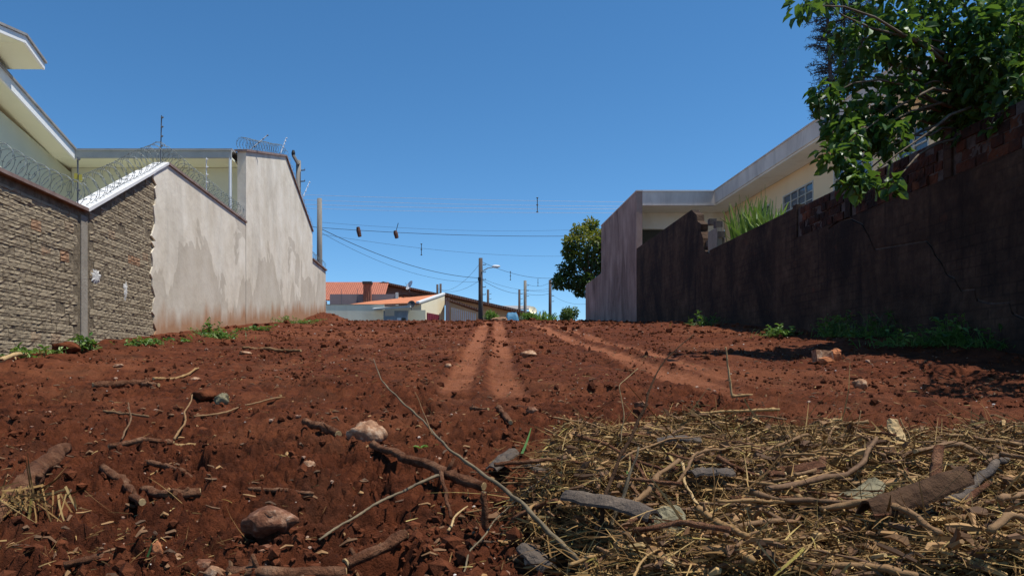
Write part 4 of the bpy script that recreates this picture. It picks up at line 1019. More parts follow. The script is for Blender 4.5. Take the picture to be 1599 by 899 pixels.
for (px, y0, y1, Y, lb) in ((839, 309, 331, 40, 'long vertical spacer hanging on the pale conductors'), (658, 381, 398, 45, 'vertical spacer below the splice box cable'), (797, 424, 437, 58, 'vertical spacer between the lamp pole and the grey pole'), (840, 436, 446, 74, 'vertical spacer between the grey pole and the dark pole')):
    m = MB(); m.tube([PP(px, y0, Y), PP(px, y1, Y)], .022, 5)
    for k in (0, .5, 1): 
        c = PP(px, y0 + (y1 - y0) * k, Y); m.tube([c - [.05, 0, 0], c + [.05, 0, 0]], .03, 5)
    m.build('line_spacer', M['cable'], label=lb, cat='cable spacer', group='spacers on the overhead lines')

# ------------------------------------------------------------------ trees and plants
def unit(v): return v / (np.linalg.norm(v, axis=-1)[..., None] + 1e-9)
def leaf_cloud(C, R, n, size, droop, seed, tfun, mb_, flat=1.0):
    r = np.random.default_rng(seed)
    d = unit(r.normal(size=(n, 3))); rad = r.random(n) ** 0.45
    P = np.asarray(C) + d * rad[:, None] * np.array([R, R, R * flat])
    D = unit(d * 0.6 + r.normal(size=(n, 3)) * 0.55 + np.array([0, 0, -droop]))
    N = unit(r.normal(size=(n, 3)) * 0.55 + np.array([0, 0, 1.0]) + d * .3)
    L = size * np.clip(r.lognormal(-.08, .28, n), .4, 1.5)
    leaves(P, D, N, L, L * r.uniform(.5, .68, n), np.clip(tfun(P, d, r), 0, 1), mb_)
def limb(a, b, r0, r1, seed, n=7, wob=0.08, up=0.12):
    r = np.random.default_rng(seed); a, b = np.asarray(a, float), np.asarray(b, float)
    t = np.linspace(0, 1, n)[:, None]; L = np.linalg.norm(b - a)
    P = a + (b - a) * t + np.concatenate([[[0, 0, 0]], np.cumsum(r.normal(0, wob * L / n, (n - 2, 3)), 0), [[0, 0, 0]]]) * np.sin(t * math.pi)
    P[:, 2] += (up * L * np.sin(t * math.pi))[:, 0]
    return P, np.linspace(r0, r1, n)
# broad-leaved tree overhanging the old wall
bt = thing('broadleaf_tree', (8.9, 11.3, 0.5), 'broad-leaved tree spreading its leafy boughs over the old blackened wall', 'tree')
tb = np.array([8.9, 11.3, 0.3]); tt_ = np.array([8.75, 11.4, 4.2])
P, R_ = limb(tb, tt_, .16, .12, 1, 8, .05, 0); part(MB().tube(P, R_, 10), 'trunk', M['trunk'], bt, True)
cl = []
for (px, py, Y, R, n) in (
    (1258, 8, 9.6, .20, 26), (1290, 4, 9.9, .16, 14), (1303, 55, 10.4, .16, 16), (1285, 155, 10.2, .22, 36), (1310, 175, 10.4, .26, 50), (1332, 122, 10.6, .22, 34),
    (1345, 70, 10.4, .34, 75), (1375, 30, 10.6, .40, 95), (1400, 85, 10.8, .36, 80), (1440, 25, 10.9, .42, 100), (1425, 60, 10.3, .30, 60),
    (1320, 215, 10.2, .26, 56), (1350, 205, 10.5, .30, 70), (1370, 160, 10.6, .32, 75), (1395, 190, 10.7, .30, 60), (1385, 215, 10.3, .28, 56), (1408, 130, 10.6, .26, 45),
    (1300, 245, 10.0, .20, 34), (1330, 262, 10.1, .22, 42), (1345, 285, 9.9, .18, 30), (1330, 290, 9.9, .14, 18), (1390, 292, 9.8, .12, 16), (1310, 195, 10.6, .2, 26),
    (1470, 95, 10.8, .34, 70), (1500, 40, 10.6, .44, 120), (1490, 150, 10.9, .40, 100), (1520, 110, 10.4, .46, 130), (1560, 60, 10.2, .50, 150), (1590, 130, 10.0, .50, 150),
    (1545, 170, 10.5, .42, 110), (1500, 185, 10.9, .32, 70), (1460, 180, 11.2, .28, 50), (1585, 20, 10.3, .5, 130), (1610, 75, 10.6, .5, 130), (1640, 150, 10.3, .5, 120), (1535, 5, 11.0, .5, 120),
    (1480, -40, 10.8, .5, 100), (1400, -50, 10.7, .5, 100), (1330, -40, 10.4, .4, 60), (1580, -60, 10.6, .6, 130), (1660, 20, 10.8, .6, 130), (1510, 205, 10.6, .25, 40),
    (1575, 185, 9.9, .3, 60), (1445, 120, 11.3, .3, 40), (1690, 100, 11.5, .6, 120), (1620, -20, 11.8, .6, 120), (1540, 140, 11.5, .5, 110), (1600, 60, 11.8, .55, 110)):
    cl.append((PP(px, py, Y), R, n))
for (x_, y_, z_, R, n) in ((7.9, 8.4, 4.4, .5, 110), (7.2, 7.3, 4.3, .5, 110), (6.6, 6.6, 4.2, .5, 120), (5.9, 6.0, 4.0, .4, 60), (7.0, 6.1, 4.6, .5, 90)):
    cl.append((np.array([x_, y_, z_]), R, n))
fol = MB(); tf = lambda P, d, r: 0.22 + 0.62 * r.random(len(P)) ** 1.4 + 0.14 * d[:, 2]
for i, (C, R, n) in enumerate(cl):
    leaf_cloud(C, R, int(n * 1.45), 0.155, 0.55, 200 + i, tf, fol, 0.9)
    far = tt_ + (C - tt_) * 0.03 + [0, 0, random.uniform(-.8, 0)]
    P, R_ = limb(far, C, .035 + .02 * R, .006, 300 + i, 8, .16, .10)
    part(MB().tube(P, R_, 6), 'branch', M['trunk'], bt, True)
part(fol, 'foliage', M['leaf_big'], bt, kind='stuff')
lms = []
for k in range(8):
    m = MB(); leaves(np.zeros((1, 3)), np.array([[1.0, 0, 0]]), np.array([[0, 0, 1.0]]), np.array([0.155]), np.array([0.095 + .004 * k]), np.array([0.25 + 0.09 * k]), m, .10 + .02 * k)
    me = m.mesh('leaf'); me.materials.append(M['leaf_big']); lms.append(me)
r = np.random.default_rng(31)
for k in range(260):
    C, R, n = cl[r.integers(0, 23)] if k < 170 else cl[r.integers(23, 36)]
    d = unit(r.normal(size=3) + np.array([0, -.9, 0.1])); p = C + d * R * r.uniform(.8, 1.12)
    o = obj('leaf', lms[r.integers(0, 8)], None, bt); o.location = Vector(p) - bt.location
    o.rotation_euler = (r.normal(0, .5), r.uniform(.1, 1.2), r.uniform(0, 6.28))
# round flowering tree past the far wall
ft = thing('flowering_tree', (9.6, 46, 2.8), 'round dense tree with yellowish top growing past the far grimy wall', 'tree')
P, R_ = limb((9.4, 46, 2.6), (8.6, 46, 6.6), .22, .14, 5, 7, .05, 0); part(MB().tube(P, R_, 8), 'trunk', M['trunk'], ft, True)
m = MB(); c0 = np.array([8.6, 46, 6.6])
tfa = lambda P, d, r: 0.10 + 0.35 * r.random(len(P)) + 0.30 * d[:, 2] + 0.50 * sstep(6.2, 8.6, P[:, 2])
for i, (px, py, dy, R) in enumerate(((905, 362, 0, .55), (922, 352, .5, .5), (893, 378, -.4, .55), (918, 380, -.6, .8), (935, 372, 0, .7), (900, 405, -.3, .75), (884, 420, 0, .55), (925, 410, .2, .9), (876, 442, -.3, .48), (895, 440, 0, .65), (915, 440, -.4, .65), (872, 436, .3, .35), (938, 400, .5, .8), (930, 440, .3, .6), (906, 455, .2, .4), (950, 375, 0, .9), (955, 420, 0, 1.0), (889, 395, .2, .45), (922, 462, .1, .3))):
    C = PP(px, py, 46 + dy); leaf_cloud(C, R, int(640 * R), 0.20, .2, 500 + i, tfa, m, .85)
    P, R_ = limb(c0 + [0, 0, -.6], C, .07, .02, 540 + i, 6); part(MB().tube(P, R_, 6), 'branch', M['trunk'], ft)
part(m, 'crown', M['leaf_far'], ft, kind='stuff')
# thin conifers behind the white house
for (px, dx, sd, lb) in ((1298, 0, 1, 'taller sparse dark conifer rising behind the peach wing'), (1346, .3, 2, 'second sparse dark conifer close beside the taller one'), (1328, 0, 3, 'thin dead conifer stem between the two dark conifers')):
    bp = PP(px, 0, 36); r = np.random.default_rng(sd)
    t = thing('conifer', (bp[0], 36, 2.5), lb, 'tree', 'conifers behind the white house')
    P, R_ = limb((bp[0] + .5, 36, 2.4), (bp[0] - .35, 36, 21 - 2 * (sd == 3)), .17 if sd < 3 else .08, .05, 600 + sd, 9, .02, 0); part(MB().tube(P, R_, 8), 'trunk', M['pole_dark'], t, True)
    m = MB(); bm_ = MB()
    for k in range(330 if sd < 3 else 90):
        s = r.uniform(0.52, 1.0); c = np.array([np.interp(s, np.linspace(0, 1, 9), P[:, k2]) for k2 in range(3)])
        a = r.uniform(0, 6.28); L = r.uniform(.35, 1.15) * (1.35 - .5 * s) * (1 if sd < 3 else .6)
        e = c + np.array([math.cos(a) * L, math.sin(a) * L, r.uniform(-.15, .35)])
        bm_.tube([c, (c + e) / 2 + [0, 0, .05], e], [.02, .016, .01], 4)
        n = 30; tpos = r.uniform(.25, 1.05, n)[:, None]; Q = c + (e - c) * tpos + r.normal(0, .05, (n, 3))
        blades(n, Q, unit(r.normal(size=(n, 3)) + np.array([0, 0, .3])), r.uniform(.06, .20, n), np.full(n, .035), r.normal(0, .2, n), r.random(n), m, segs=1)
    part(bm_, 'boughs', M['pole_dark'], t, kind='stuff'); part(m, 'needles', M['needle'], t, kind='stuff')
# weeds: tufts with leaves and stems
def weed(pos, w, h, n, label, seed, mat='leaf_weed', leafy=True, size=.07, name='weed_clump', cat='weeds', group='weeds along the walls', bright=0.0):
    r = np.random.default_rng(seed); pos = np.asarray(pos, float)
    t = thing(name, pos, label, cat, group); st = MB(); lf = MB()
    ns = max(4, int(n / 7))
    for k in range(ns):
        b = pos + [r.normal(0, w * .35), r.normal(0, w * .25), -.02]
        e = b + [r.normal(0, w * .35), r.normal(0, w * .25), h * r.uniform(.45, 1.0)]
        st.tube([b, (b + e) / 2 + r.normal(0, .02, 3), e], [.006, .005, .003], 4)
        if leafy:
            q = r.uniform(.15, 1.05, 7)[:, None]; P = b + (e - b) * q; m_ = 7
            D = unit(r.normal(size=(m_, 3)) * [1, 1, .35] + [0, 0, .15])
            L = size * r.uniform(.6, 1.3, m_)
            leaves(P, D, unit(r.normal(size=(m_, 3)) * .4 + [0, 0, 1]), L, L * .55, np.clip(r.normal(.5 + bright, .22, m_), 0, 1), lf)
    g = n
    P = pos + np.stack([r.normal(0, w * .45, g), r.normal(0, w * .3, g), np.zeros(g)], 1)
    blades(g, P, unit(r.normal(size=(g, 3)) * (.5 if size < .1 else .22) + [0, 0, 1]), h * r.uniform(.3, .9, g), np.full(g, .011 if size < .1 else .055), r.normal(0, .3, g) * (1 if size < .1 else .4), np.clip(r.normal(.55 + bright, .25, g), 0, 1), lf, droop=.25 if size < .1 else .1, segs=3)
    part(st, 'stems', M[mat], t, kind='stuff'); part(lf, 'leaves', M[mat], t, kind='stuff')
    return t
def on(px, py, dz=0.0):
    g = GP(px, py); return (g[0], g[1], GZ(g[0], g[1]) + dz)
for i, (px, py, w, h, n, lb, br) in enumerate((
    (338, 528, .55, .22, 150, 'bright leafy weed clump midway along the foot of the plastered wall', .2), (322, 522, .3, .35, 60, 'darker taller weed beside the bright clump at the plastered wall', -.15),
    (455, 505, .9, .25, 170, 'wide low weed patch by the dirt mound at the tall wall', .1), (400, 515, .4, .12, 60, 'thin weed patch between the bright clump and the dirt mound', 0),
    (232, 538, .35, .14, 70, 'short weeds where plaster meets brick', .1), (205, 540, .3, .1, 40, 'sparse dry weeds at the brick wall end', .2), (283, 533, .4, .08, 50, 'sparse grass under the plastered wall', .1),
    (133, 546, .22, .2, 60, 'green weed at the foot of the wall pillar', 0), (122, 545, .12, .22, 30, 'dark bluish weed beside the wall pillar', -.3), (30, 556, .35, .16, 70, 'yellow-green weeds at the brick wall near the dry stalks', .3), (60, 556, .35, .10, 50, 'dry grass at the foot of the brick wall', .35),
    (1215, 524, .45, .22, 130, 'leafy weed clump tinted lighter for sunlight farthest along the blackened wall', .15), (1305, 526, .38, .42, 150, 'bright tall weed clump tinted for sunlight in front of the wall crack', .1), (1340, 526, .2, .18, 40, 'small sprig beside the bright tall weed', .1),  # sunlight put into the lighter leaf tint of the bright clumps
    (1500, 540, .5, .50, 170, 'upright weeds with narrow leaves under the overhanging boughs', 0.0), (1425, 540, .7, .3, 130, 'low weeds tinted dark for shade under the overhanging boughs', -.1), (1560, 545, .6, .35, 150, 'dense weeds tinted dark for shade at the old wall beneath the tree', -.2),  # wall and tree shade put into darker leaf tints, here and below
    (1100, 508, .6, .35, 90, 'weeds tinted dark for shade at the broken step of the wall', -.3), (985, 500, .7, .35, 90, 'weeds tinted dark for shade at the foot of the mauve house wall', -.3), (1385, 525, .7, .55, 150, 'bushy weeds tinted dark for shade against the cracked plaster', -.35), (1440, 520, .7, .6, 150, 'bush tinted dark for the shade of the old wall', -.35), (1315, 505, .4, .75, 80, 'tall weed stem tinted dark for shade against the old wall', -.4))):
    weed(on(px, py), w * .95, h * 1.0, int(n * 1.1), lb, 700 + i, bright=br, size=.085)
for i, (px, w, h) in enumerate(((1142, .25, 1.3), (1160, .3, 1.25), (1178, .35, 1.2), (1195, .3, .9))):
    y = YR(px) * 1.035; 
    weed((XR + .45, y, 3.25), w * .8, h * 1.3, 60, ('pale tall grass clump rising behind the broken wall step', 'tallest green grass clump behind the old wall', 'bushy green cane grass behind the old wall near the window', 'short grass clump behind the old wall below the window')[i], 760 + i, mat='leaf_palm', leafy=False, size=.12, name='cane_grass', cat='grass', group='cane grass behind the old wall')
weed((XR + .5, YR(1395) * 1.03, 2.95), .5, 1.0, 90, 'light green shrub showing above the red bricks', 790, mat='leaf_palm', size=.10, name='shrub', cat='shrub', group='shrubs beyond the walls', bright=.1)
def shrub(px, py, Y, wpx, hpx, label, seed, mat, spiky=False, n=500):
    c = PP(px, py, Y); w = wpx / F * Y / 2; h = hpx / F * Y; r = np.random.default_rng(seed)
    t = thing('shrub', (c[0], Y, 2.7), label, 'shrub', 'shrubs beyond the walls'); m = MB()
    if spiky:
        b = np.array([c[0], Y, 3.2]) + r.normal(0, 1, (n, 3)) * [w * .5, .4, .3]
        blades(n, b, unit(r.normal(size=(n, 3)) * [.7, .4, .3] + [0, 0, 1.0]), (h + 1.2) * r.uniform(.4, 1.0, n), np.full(n, .17), r.normal(0, .2, n), r.random(n), m, droop=.35, segs=4)
    else:
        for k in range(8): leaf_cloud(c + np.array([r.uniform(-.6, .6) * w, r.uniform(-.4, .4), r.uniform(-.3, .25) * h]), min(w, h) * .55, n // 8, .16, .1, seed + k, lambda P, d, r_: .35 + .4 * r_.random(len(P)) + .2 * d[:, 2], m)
    part(MB().tube([(c[0], Y, 2.6), (c[0] + .05, Y, 3.2), c], [.06, .05, .03], 6), 'stem', M['trunk'], t); part(m, 'foliage', M[mat], t, kind='stuff')
shrub(768, 493, 53, 22, 14, 'small yellowish shrub beside the lamp pole', 801, 'leaf_palm', n=700)
shrub(848, 484, 60, 40, 26, 'spiky bright green palm-like shrub behind the dark pole', 802, 'leaf_palm', True, 700)
shrub(826, 494, 54, 30, 12, 'low bright shrub next to the blue tarpaulin', 803, 'leaf_palm', n=900)
shrub(890, 491, 58, 32, 16, 'round dark green shrub beside the far grimy wall', 804, 'leaf_far', n=1500)
dish(PP(832, 492, 56), 0.32, (.3, -1, .5), 'yellowed satellite dish among the bright street shrubs', M['cream'])

# ------------------------------------------------------------------ loose matter on the soil
def scatter(n, x0, x1, y0, y1, power=1.0):
    y = y0 + (y1 - y0) * rng.random(n) ** power; x = x0 + (x1 - x0) * rng.random(n)
    return x, y
def lump_cloud(P, S, tint, m, protos, amp, seed):
    """many small irregular lumps: a few prototype shapes turned and scaled over all places"""
    r = np.random.default_rng(seed); which = r.integers(0, protos, len(P))
    for k in range(protos):
        pm = MB(); lump(pm, (0, 0, 0), (1, 1, 1), seed + k, 0, amp)
        sel = np.where(which == k)[0]
        if not len(sel): continue
        V = pm.V[0]; a = r.uniform(0, 6.28, len(sel)); ca, sa = np.cos(a)[:, None], np.sin(a)[:, None]
        sx, sy, sz = S[sel, 0:1], S[sel, 1:2], S[sel, 2:3]
        vx, vy, vz = V[None, :, 0] * sx, V[None, :, 1] * sy, V[None, :, 2] * sz
        W = np.stack([vx * ca - vy * sa, vx * sa + vy * ca, vz], -1) + P[sel][:, None]
        off = np.arange(len(sel))[:, None, None] * len(V)
        m.add(W.reshape(-1, 3), [(f[None] + off).reshape(-1, f.shape[1]) for f in pm.Fc], np.repeat(tint[sel], len(V)))
# clods
cx_, cy_ = scatter(34000, -5.4, 7.0, 1.9, 17, 2.3); cx_ = cx_ * np.minimum(1, (cy_ * .8 + .6) / 7); t0_, _ = track(cx_, cy_)
ok = (rng.random(len(t0_)) > t0_ * .9) & (rng.random(len(cx_)) < .20 + .80 * sstep(-.25, .25, fbm(cx_ * .9, cy_ * .9, 2)))
cx_, cy_ = cx_[ok], cy_[ok]; cz_ = soil(cx_, cy_); n = len(cx_); m = MB()
sz = np.clip(rng.lognormal(-4.85, .62, n), .0035, .042) * (1 + .05 * cy_)
lump_cloud(np.stack([cx_, cy_, cz_ + sz * .3], 1), np.stack([sz, sz * rng.uniform(.6, 1.3, n), sz * rng.uniform(.5, 1.0, n)], 1), rng.random(n), m, 60, .8, 1000)
fx, fy = scatter(2600, -5.3, 7.0, 15, 39, .8); ft_, _ = track(fx, fy); ok = rng.random(2600) > ft_ * .95; fx, fy = fx[ok], fy[ok]; n = len(fx); fz = soil(fx, fy)
sz = np.clip(rng.lognormal(-3.3, .5, n), .012, .11)
lump_cloud(np.stack([fx, fy, fz + sz * .25], 1), np.stack([sz * 1.2, sz, sz * rng.uniform(.5, .9, n)], 1), rng.random(n), m, 40, .8, 5000)
m.build('loose_clods', M['clod'], None, False, label='countless loose clods of red earth strewn over the lot', kind='stuff')
# pale grit
cx_, cy_ = scatter(1800, -5.2, 6.8, 2.0, 24, 2.0); cx_ = cx_ * np.minimum(1, (cy_ * .8 + .6) / 7); cz_ = soil(cx_, cy_); n = len(cx_); m = MB()
sz = np.clip(rng.lognormal(-5.3, .5, n), .002, .022) * (1 + .06 * cy_)
lump_cloud(np.stack([cx_, cy_, cz_ + sz * .3], 1), np.stack([sz * rng.uniform(.8, 1.8, n), sz, sz * .7], 1), rng.random(n) ** 1.6, m, 40, .6, 3000)
m.build('grit', M['grit'], None, False, label='small pale stones and rubble crumbs scattered over the soil', kind='stuff')
# straw and fibres thinly over the foreground
def litter(n, x, y, lift, Lm, Wm, tl, th_, m, flat=.25, lrng=.5):
    z = soil(x, y) + lift
    D = rng.normal(size=(n, 3)); D[:, 2] *= flat
    L = Lm * rng.lognormal(0, lrng, n)
    blades(n, np.stack([x, y, z], 1), unit(D), L, Wm * rng.uniform(.5, 1.5, n), rng.normal(0, .25, n), tl + (th_ - tl) * rng.random(n), m, droop=.12, segs=3)
m = MB(); n = 4600; x, y = scatter(n, -4.5, 6, 1.9, 12, 1.9); x = x * np.minimum(1, (y * .8 + .5) / 6); dens = rng.random(n) < .25 + .75 * sstep(-.1, .3, perlin(x * 1.1 + 9, y * 1.1)); x, y = x[dens], y[dens]
litter(len(x), x, y, .012, .055, .0035, 0, 1, m)
x, y = rng.normal(-1.05, .20, 240), rng.normal(2.35, .15, 240); litter(240, x, y, .012, .05, .0032, .1, .85, m, .35)
m.build('straw_litter', M['straw'], None, False, label='thin scatter of straw and root fibres over the red soil', kind='stuff')
m = MB(); n = 1500; x, y = scatter(n, -4, 6, 2.0, 12, 1.8); x = x * np.minimum(1, (y * .8 + .5) / 6); z = soil(x, y) + .012
for i in range(n):
    L = rng.uniform(.015, .06); a = rng.uniform(0, 6.28); w = rng.uniform(.004, .012); d = np.array([math.cos(a), math.sin(a), rng.normal(0, .2)]) * L
    c = np.array([x[i], y[i], z[i]]); m.tube([c - d / 2, c + [0, 0, .004] + rng.normal(0, .004, 3), c + d / 2], [w * .5, w * .75, w * .35], 4, rng.random() ** 1.5 * .8)
m.build('wood_chips', M['chips'], None, False, label='chips of bark and wood scattered over the red soil', kind='stuff')
# the pile of shredded plant debris
def pile_points(n, ymax=4.0):
    x = rng.uniform(.1, 4.0, n * 3); y = 1.75 + (ymax - 1.75) * rng.random(n * 3) ** 1.15
    ok = (rng.random(n * 3) < pile_mask(x, y)) & (x < y * .95 + 1.0)
    return x[ok][:n], y[ok][:n]
def pile_top(x, y):
    return soil(x, y, False) + pile_mask(x, y) * (.065 + .10 * fbm(x * 2.2 + 4, y * 2.2, 3) + .06 * np.abs(perlin(x * 6, y * 6)))
m = MB()
x, y = pile_points(68000); n = len(x)
z = soil(x, y, False) + (pile_top(x, y) - soil(x, y, False)) * rng.random(n) ** .6 + rng.random(n) ** 3 * .05
D = rng.normal(size=(n, 3)); D[:, 2] *= .38
tn = np.clip(.05 + .9 * rng.random(n) ** 1.1, 0, 1)
blades(n, np.stack([x, y, z], 1), unit(D), .054 * rng.lognormal(0, .65, n), .0034 * rng.lognormal(0, .5, n), rng.normal(0, .3, n), tn, m, droop=.1, segs=3)
x = rng.uniform(-.1, 4.2, 5200); y = rng.uniform(1.8, 4.7, 5200); pm_ = pile_mask(x, y); near_ = np.maximum(pile_mask(x + .35, y), pile_mask(x, y - .45)); ok = (pm_ < .35) & (near_ > .2) & (rng.random(5200) < .6) & (x < y * .95 + .3); x, y = x[ok], y[ok]
litter(len(x), x, y, .012, .05, .0034, .1, 1, m, .3)
m.build('straw_mulch', M['straw'], None, False, label='heap of shredded straw, fibres and dry leaves', kind='stuff')
m = MB(); x, y = pile_points(3600); z = pile_top(x, y) * 1.0
for i in range(len(x)):
    L = rng.uniform(.02, .10); a = rng.uniform(0, 6.28); w = rng.lognormal(-5.1, .45); d = np.array([math.cos(a), math.sin(a), rng.normal(0, .3)]) * L
    c = np.array([x[i], y[i], z[i] + rng.uniform(-.03, .02)]); m.tube([c - d / 2, c + rng.normal(0, .006, 3), c + d / 2], [w * .7, w, w * .5], 5, rng.random())
m.build('pile_chips', M['chips'], None, False, label='bark chips and broken twig ends mixed through the heap of straw', kind='stuff')
m = MB(); x, y = pile_points(1100); n = len(x); z = pile_top(x, y) + rng.uniform(-.01, .02, n)
D = rng.normal(size=(n, 3)); D[:, 2] *= .4; L = rng.uniform(.02, .065, n)
leaves(np.stack([x, y, z], 1), unit(D), unit(rng.normal(size=(n, 3)) * .7 + [0, 0, 1]), L, L * rng.uniform(.35, .7, n), rng.random(n) * .75, m, .25)
m.build('dry_leaf_litter', M['chips'], None, False, label='curled brown dead leaves mixed into the straw heap', kind='stuff')
def bark_sheet(p, ang_, L, W, curl, tilt, mat, label, seed, name='bark_strip', group='bark strips on the debris heap'):
    """curved thick strip of bark"""
    r = np.random.default_rng(seed); nu, nv = 12, 7; o = r.uniform(0, 50)
    u, v = np.meshgrid(np.linspace(-.5, .5, nu), np.linspace(-.5, .5, nv), indexing='ij')
    wv = W * (1 - .25 * np.abs(u * 2) ** 3) * (1 + .10 * perlin(u * 5 + o, v * 0 + 2))
    X_, Y_ = u * L + .02 * L * perlin(v * 4 + o, u * 3), v * wv
    Z_ = curl * W * (1 - (2 * v) ** 2) + .10 * L * np.sin(u * 3 + o) * .6 + .012 * perlin(u * 6 + o, v * 5)
    ca, sa, ct, stt = math.cos(ang_), math.sin(ang_), math.cos(tilt), math.sin(tilt)
    def tr(X_, Y_, Z_):
        Xa, Za = X_ * ct - Z_ * stt, X_ * stt + Z_ * ct
        return np.stack([Xa * ca - Y_ * sa + p[0], Xa * sa + Y_ * ca + p[1], Za + p[2]], -1).reshape(-1, 3)
    V = np.concatenate([tr(X_, Y_, Z_), tr(X_, Y_, Z_ - .008)]); N_ = nu * nv
    i, j = np.meshgrid(np.arange(nu - 1), np.arange(nv - 1), indexing='ij'); a = (i * nv + j).ravel()
    top_ = np.stack([a, a + nv, a + nv + 1, a + 1], -1); bot_ = top_[:, ::-1] + N_
    ring = [k * nv for k in range(nu)] + [(nu - 1) * nv + k for k in range(1, nv)] + [k * nv + nv - 1 for k in range(nu - 2, -1, -1)] + [k for k in range(nv - 2, 0, -1)]
    side = np.array([(ring[k], ring[(k + 1) % len(ring)], ring[(k + 1) % len(ring)] + N_, ring[k] + N_) for k in range(len(ring))])
    m = MB(); m.add(V, [top_, bot_, side])
    return m.build(name, M[mat], None, False, label=label, cat='bark', group=group)
def stick(pts, r0, r1, mat, label, seed, name='dry_branch', cat='branch', group='branches lying on the soil', sides=8, wob=.25, knots=True, ends=True):
    """branch through world points, bark tube with uneven girth and pale cut ends"""
    P0 = np.asarray(pts, float); S = np.concatenate([[0], np.cumsum(np.linalg.norm(np.diff(P0, axis=0), axis=1))])
    n = max(7, min(60, int(S[-1] / max(r0, .004) / 1.5))); t = np.linspace(0, S[-1], n)
    C = np.stack([np.interp(t, S, P0[:, k]) for k in range(3)], 1)
    if n > 8:                                # soften the corners
        for _ in range(2): C[1:-1] = (C[:-2] + 2 * C[1:-1] + C[2:]) / 4
    r = np.random.default_rng(seed); o = r.uniform(0, 90)
    for k in range(3): C[:, k] += wob * r0 * (perlin(t / max(r0, .006) * .12 + o + 9 * k, t * 0 + 3) * 2.0)
    for k in range(3): C[:, k] += .035 * S[-1] * np.sin(np.linspace(0, math.pi, n)) * perlin(t / max(S[-1], .1) * 3.1 + o * 1.7 + 5 * k, t * 0 + 1) * (.6 if k == 2 else 1.6)
    R = np.linspace(r0, r1, n) * (1 + .30 * perlin(t / max(S[-1], .05) * 5 + o, t * 0 + 9) + .16 * perlin(t / max(r0, .004) * .3 + o, t * 0 + 7))
    root = thing(name, C[0], label, cat, group)
    bk = MB(); bk.tube(C, R, sides)
    V = bk.V[0].reshape(n, sides, 3); V += (V - C[:, None]) * (.17 * r.normal(size=(n, sides, 1)) + .22 * perlin(np.arange(sides)[None, :, None] * 1.3 + o, np.arange(n)[:, None, None] * .35))
    part(bk, 'bark', M[mat], root, True)
    if knots and r0 > .009:
        for k in range(r.integers(1, 3)):
            q = r.integers(1, n - 2); d = unit(r.normal(size=3) + np.array([0, 0, .3])); e = C[q] + d * (R[q] * r.uniform(1.8, 3.5))
            part(MB().tube([C[q], (C[q] + e) / 2, e], [R[q] * .5, R[q] * .42, R[q] * .3], 6), 'side_stub', M[mat], root, True)
    if ends and r0 > .011:
        d0 = unit(C[0] - C[1]); part(MB().tube([C[0] - d0 * .002, C[0] + d0 * .003], [R[0] * .86, R[0] * .80], sides), 'cut_end', M['cut_wood'], root)
        d1 = unit(C[-1] - C[-2]); part(MB().tube([C[-1] - d1 * .002, C[-1] + d1 * .003], [R[-1] * .86, R[-1] * .80], sides), 'cut_end', M['cut_wood'], root)
    return root
def lay(pxs, lift=0.0, rad=.02):
    out = []
    for q in pxs:
        g = GP(q[0], q[1]); h = q[2] if len(q) > 2 else 0
        out.append([g[0], g[1], max(GZ(g[0], g[1]), BZ(g[0], g[1]) + .015) + rad * .25 + lift + h])
    return out
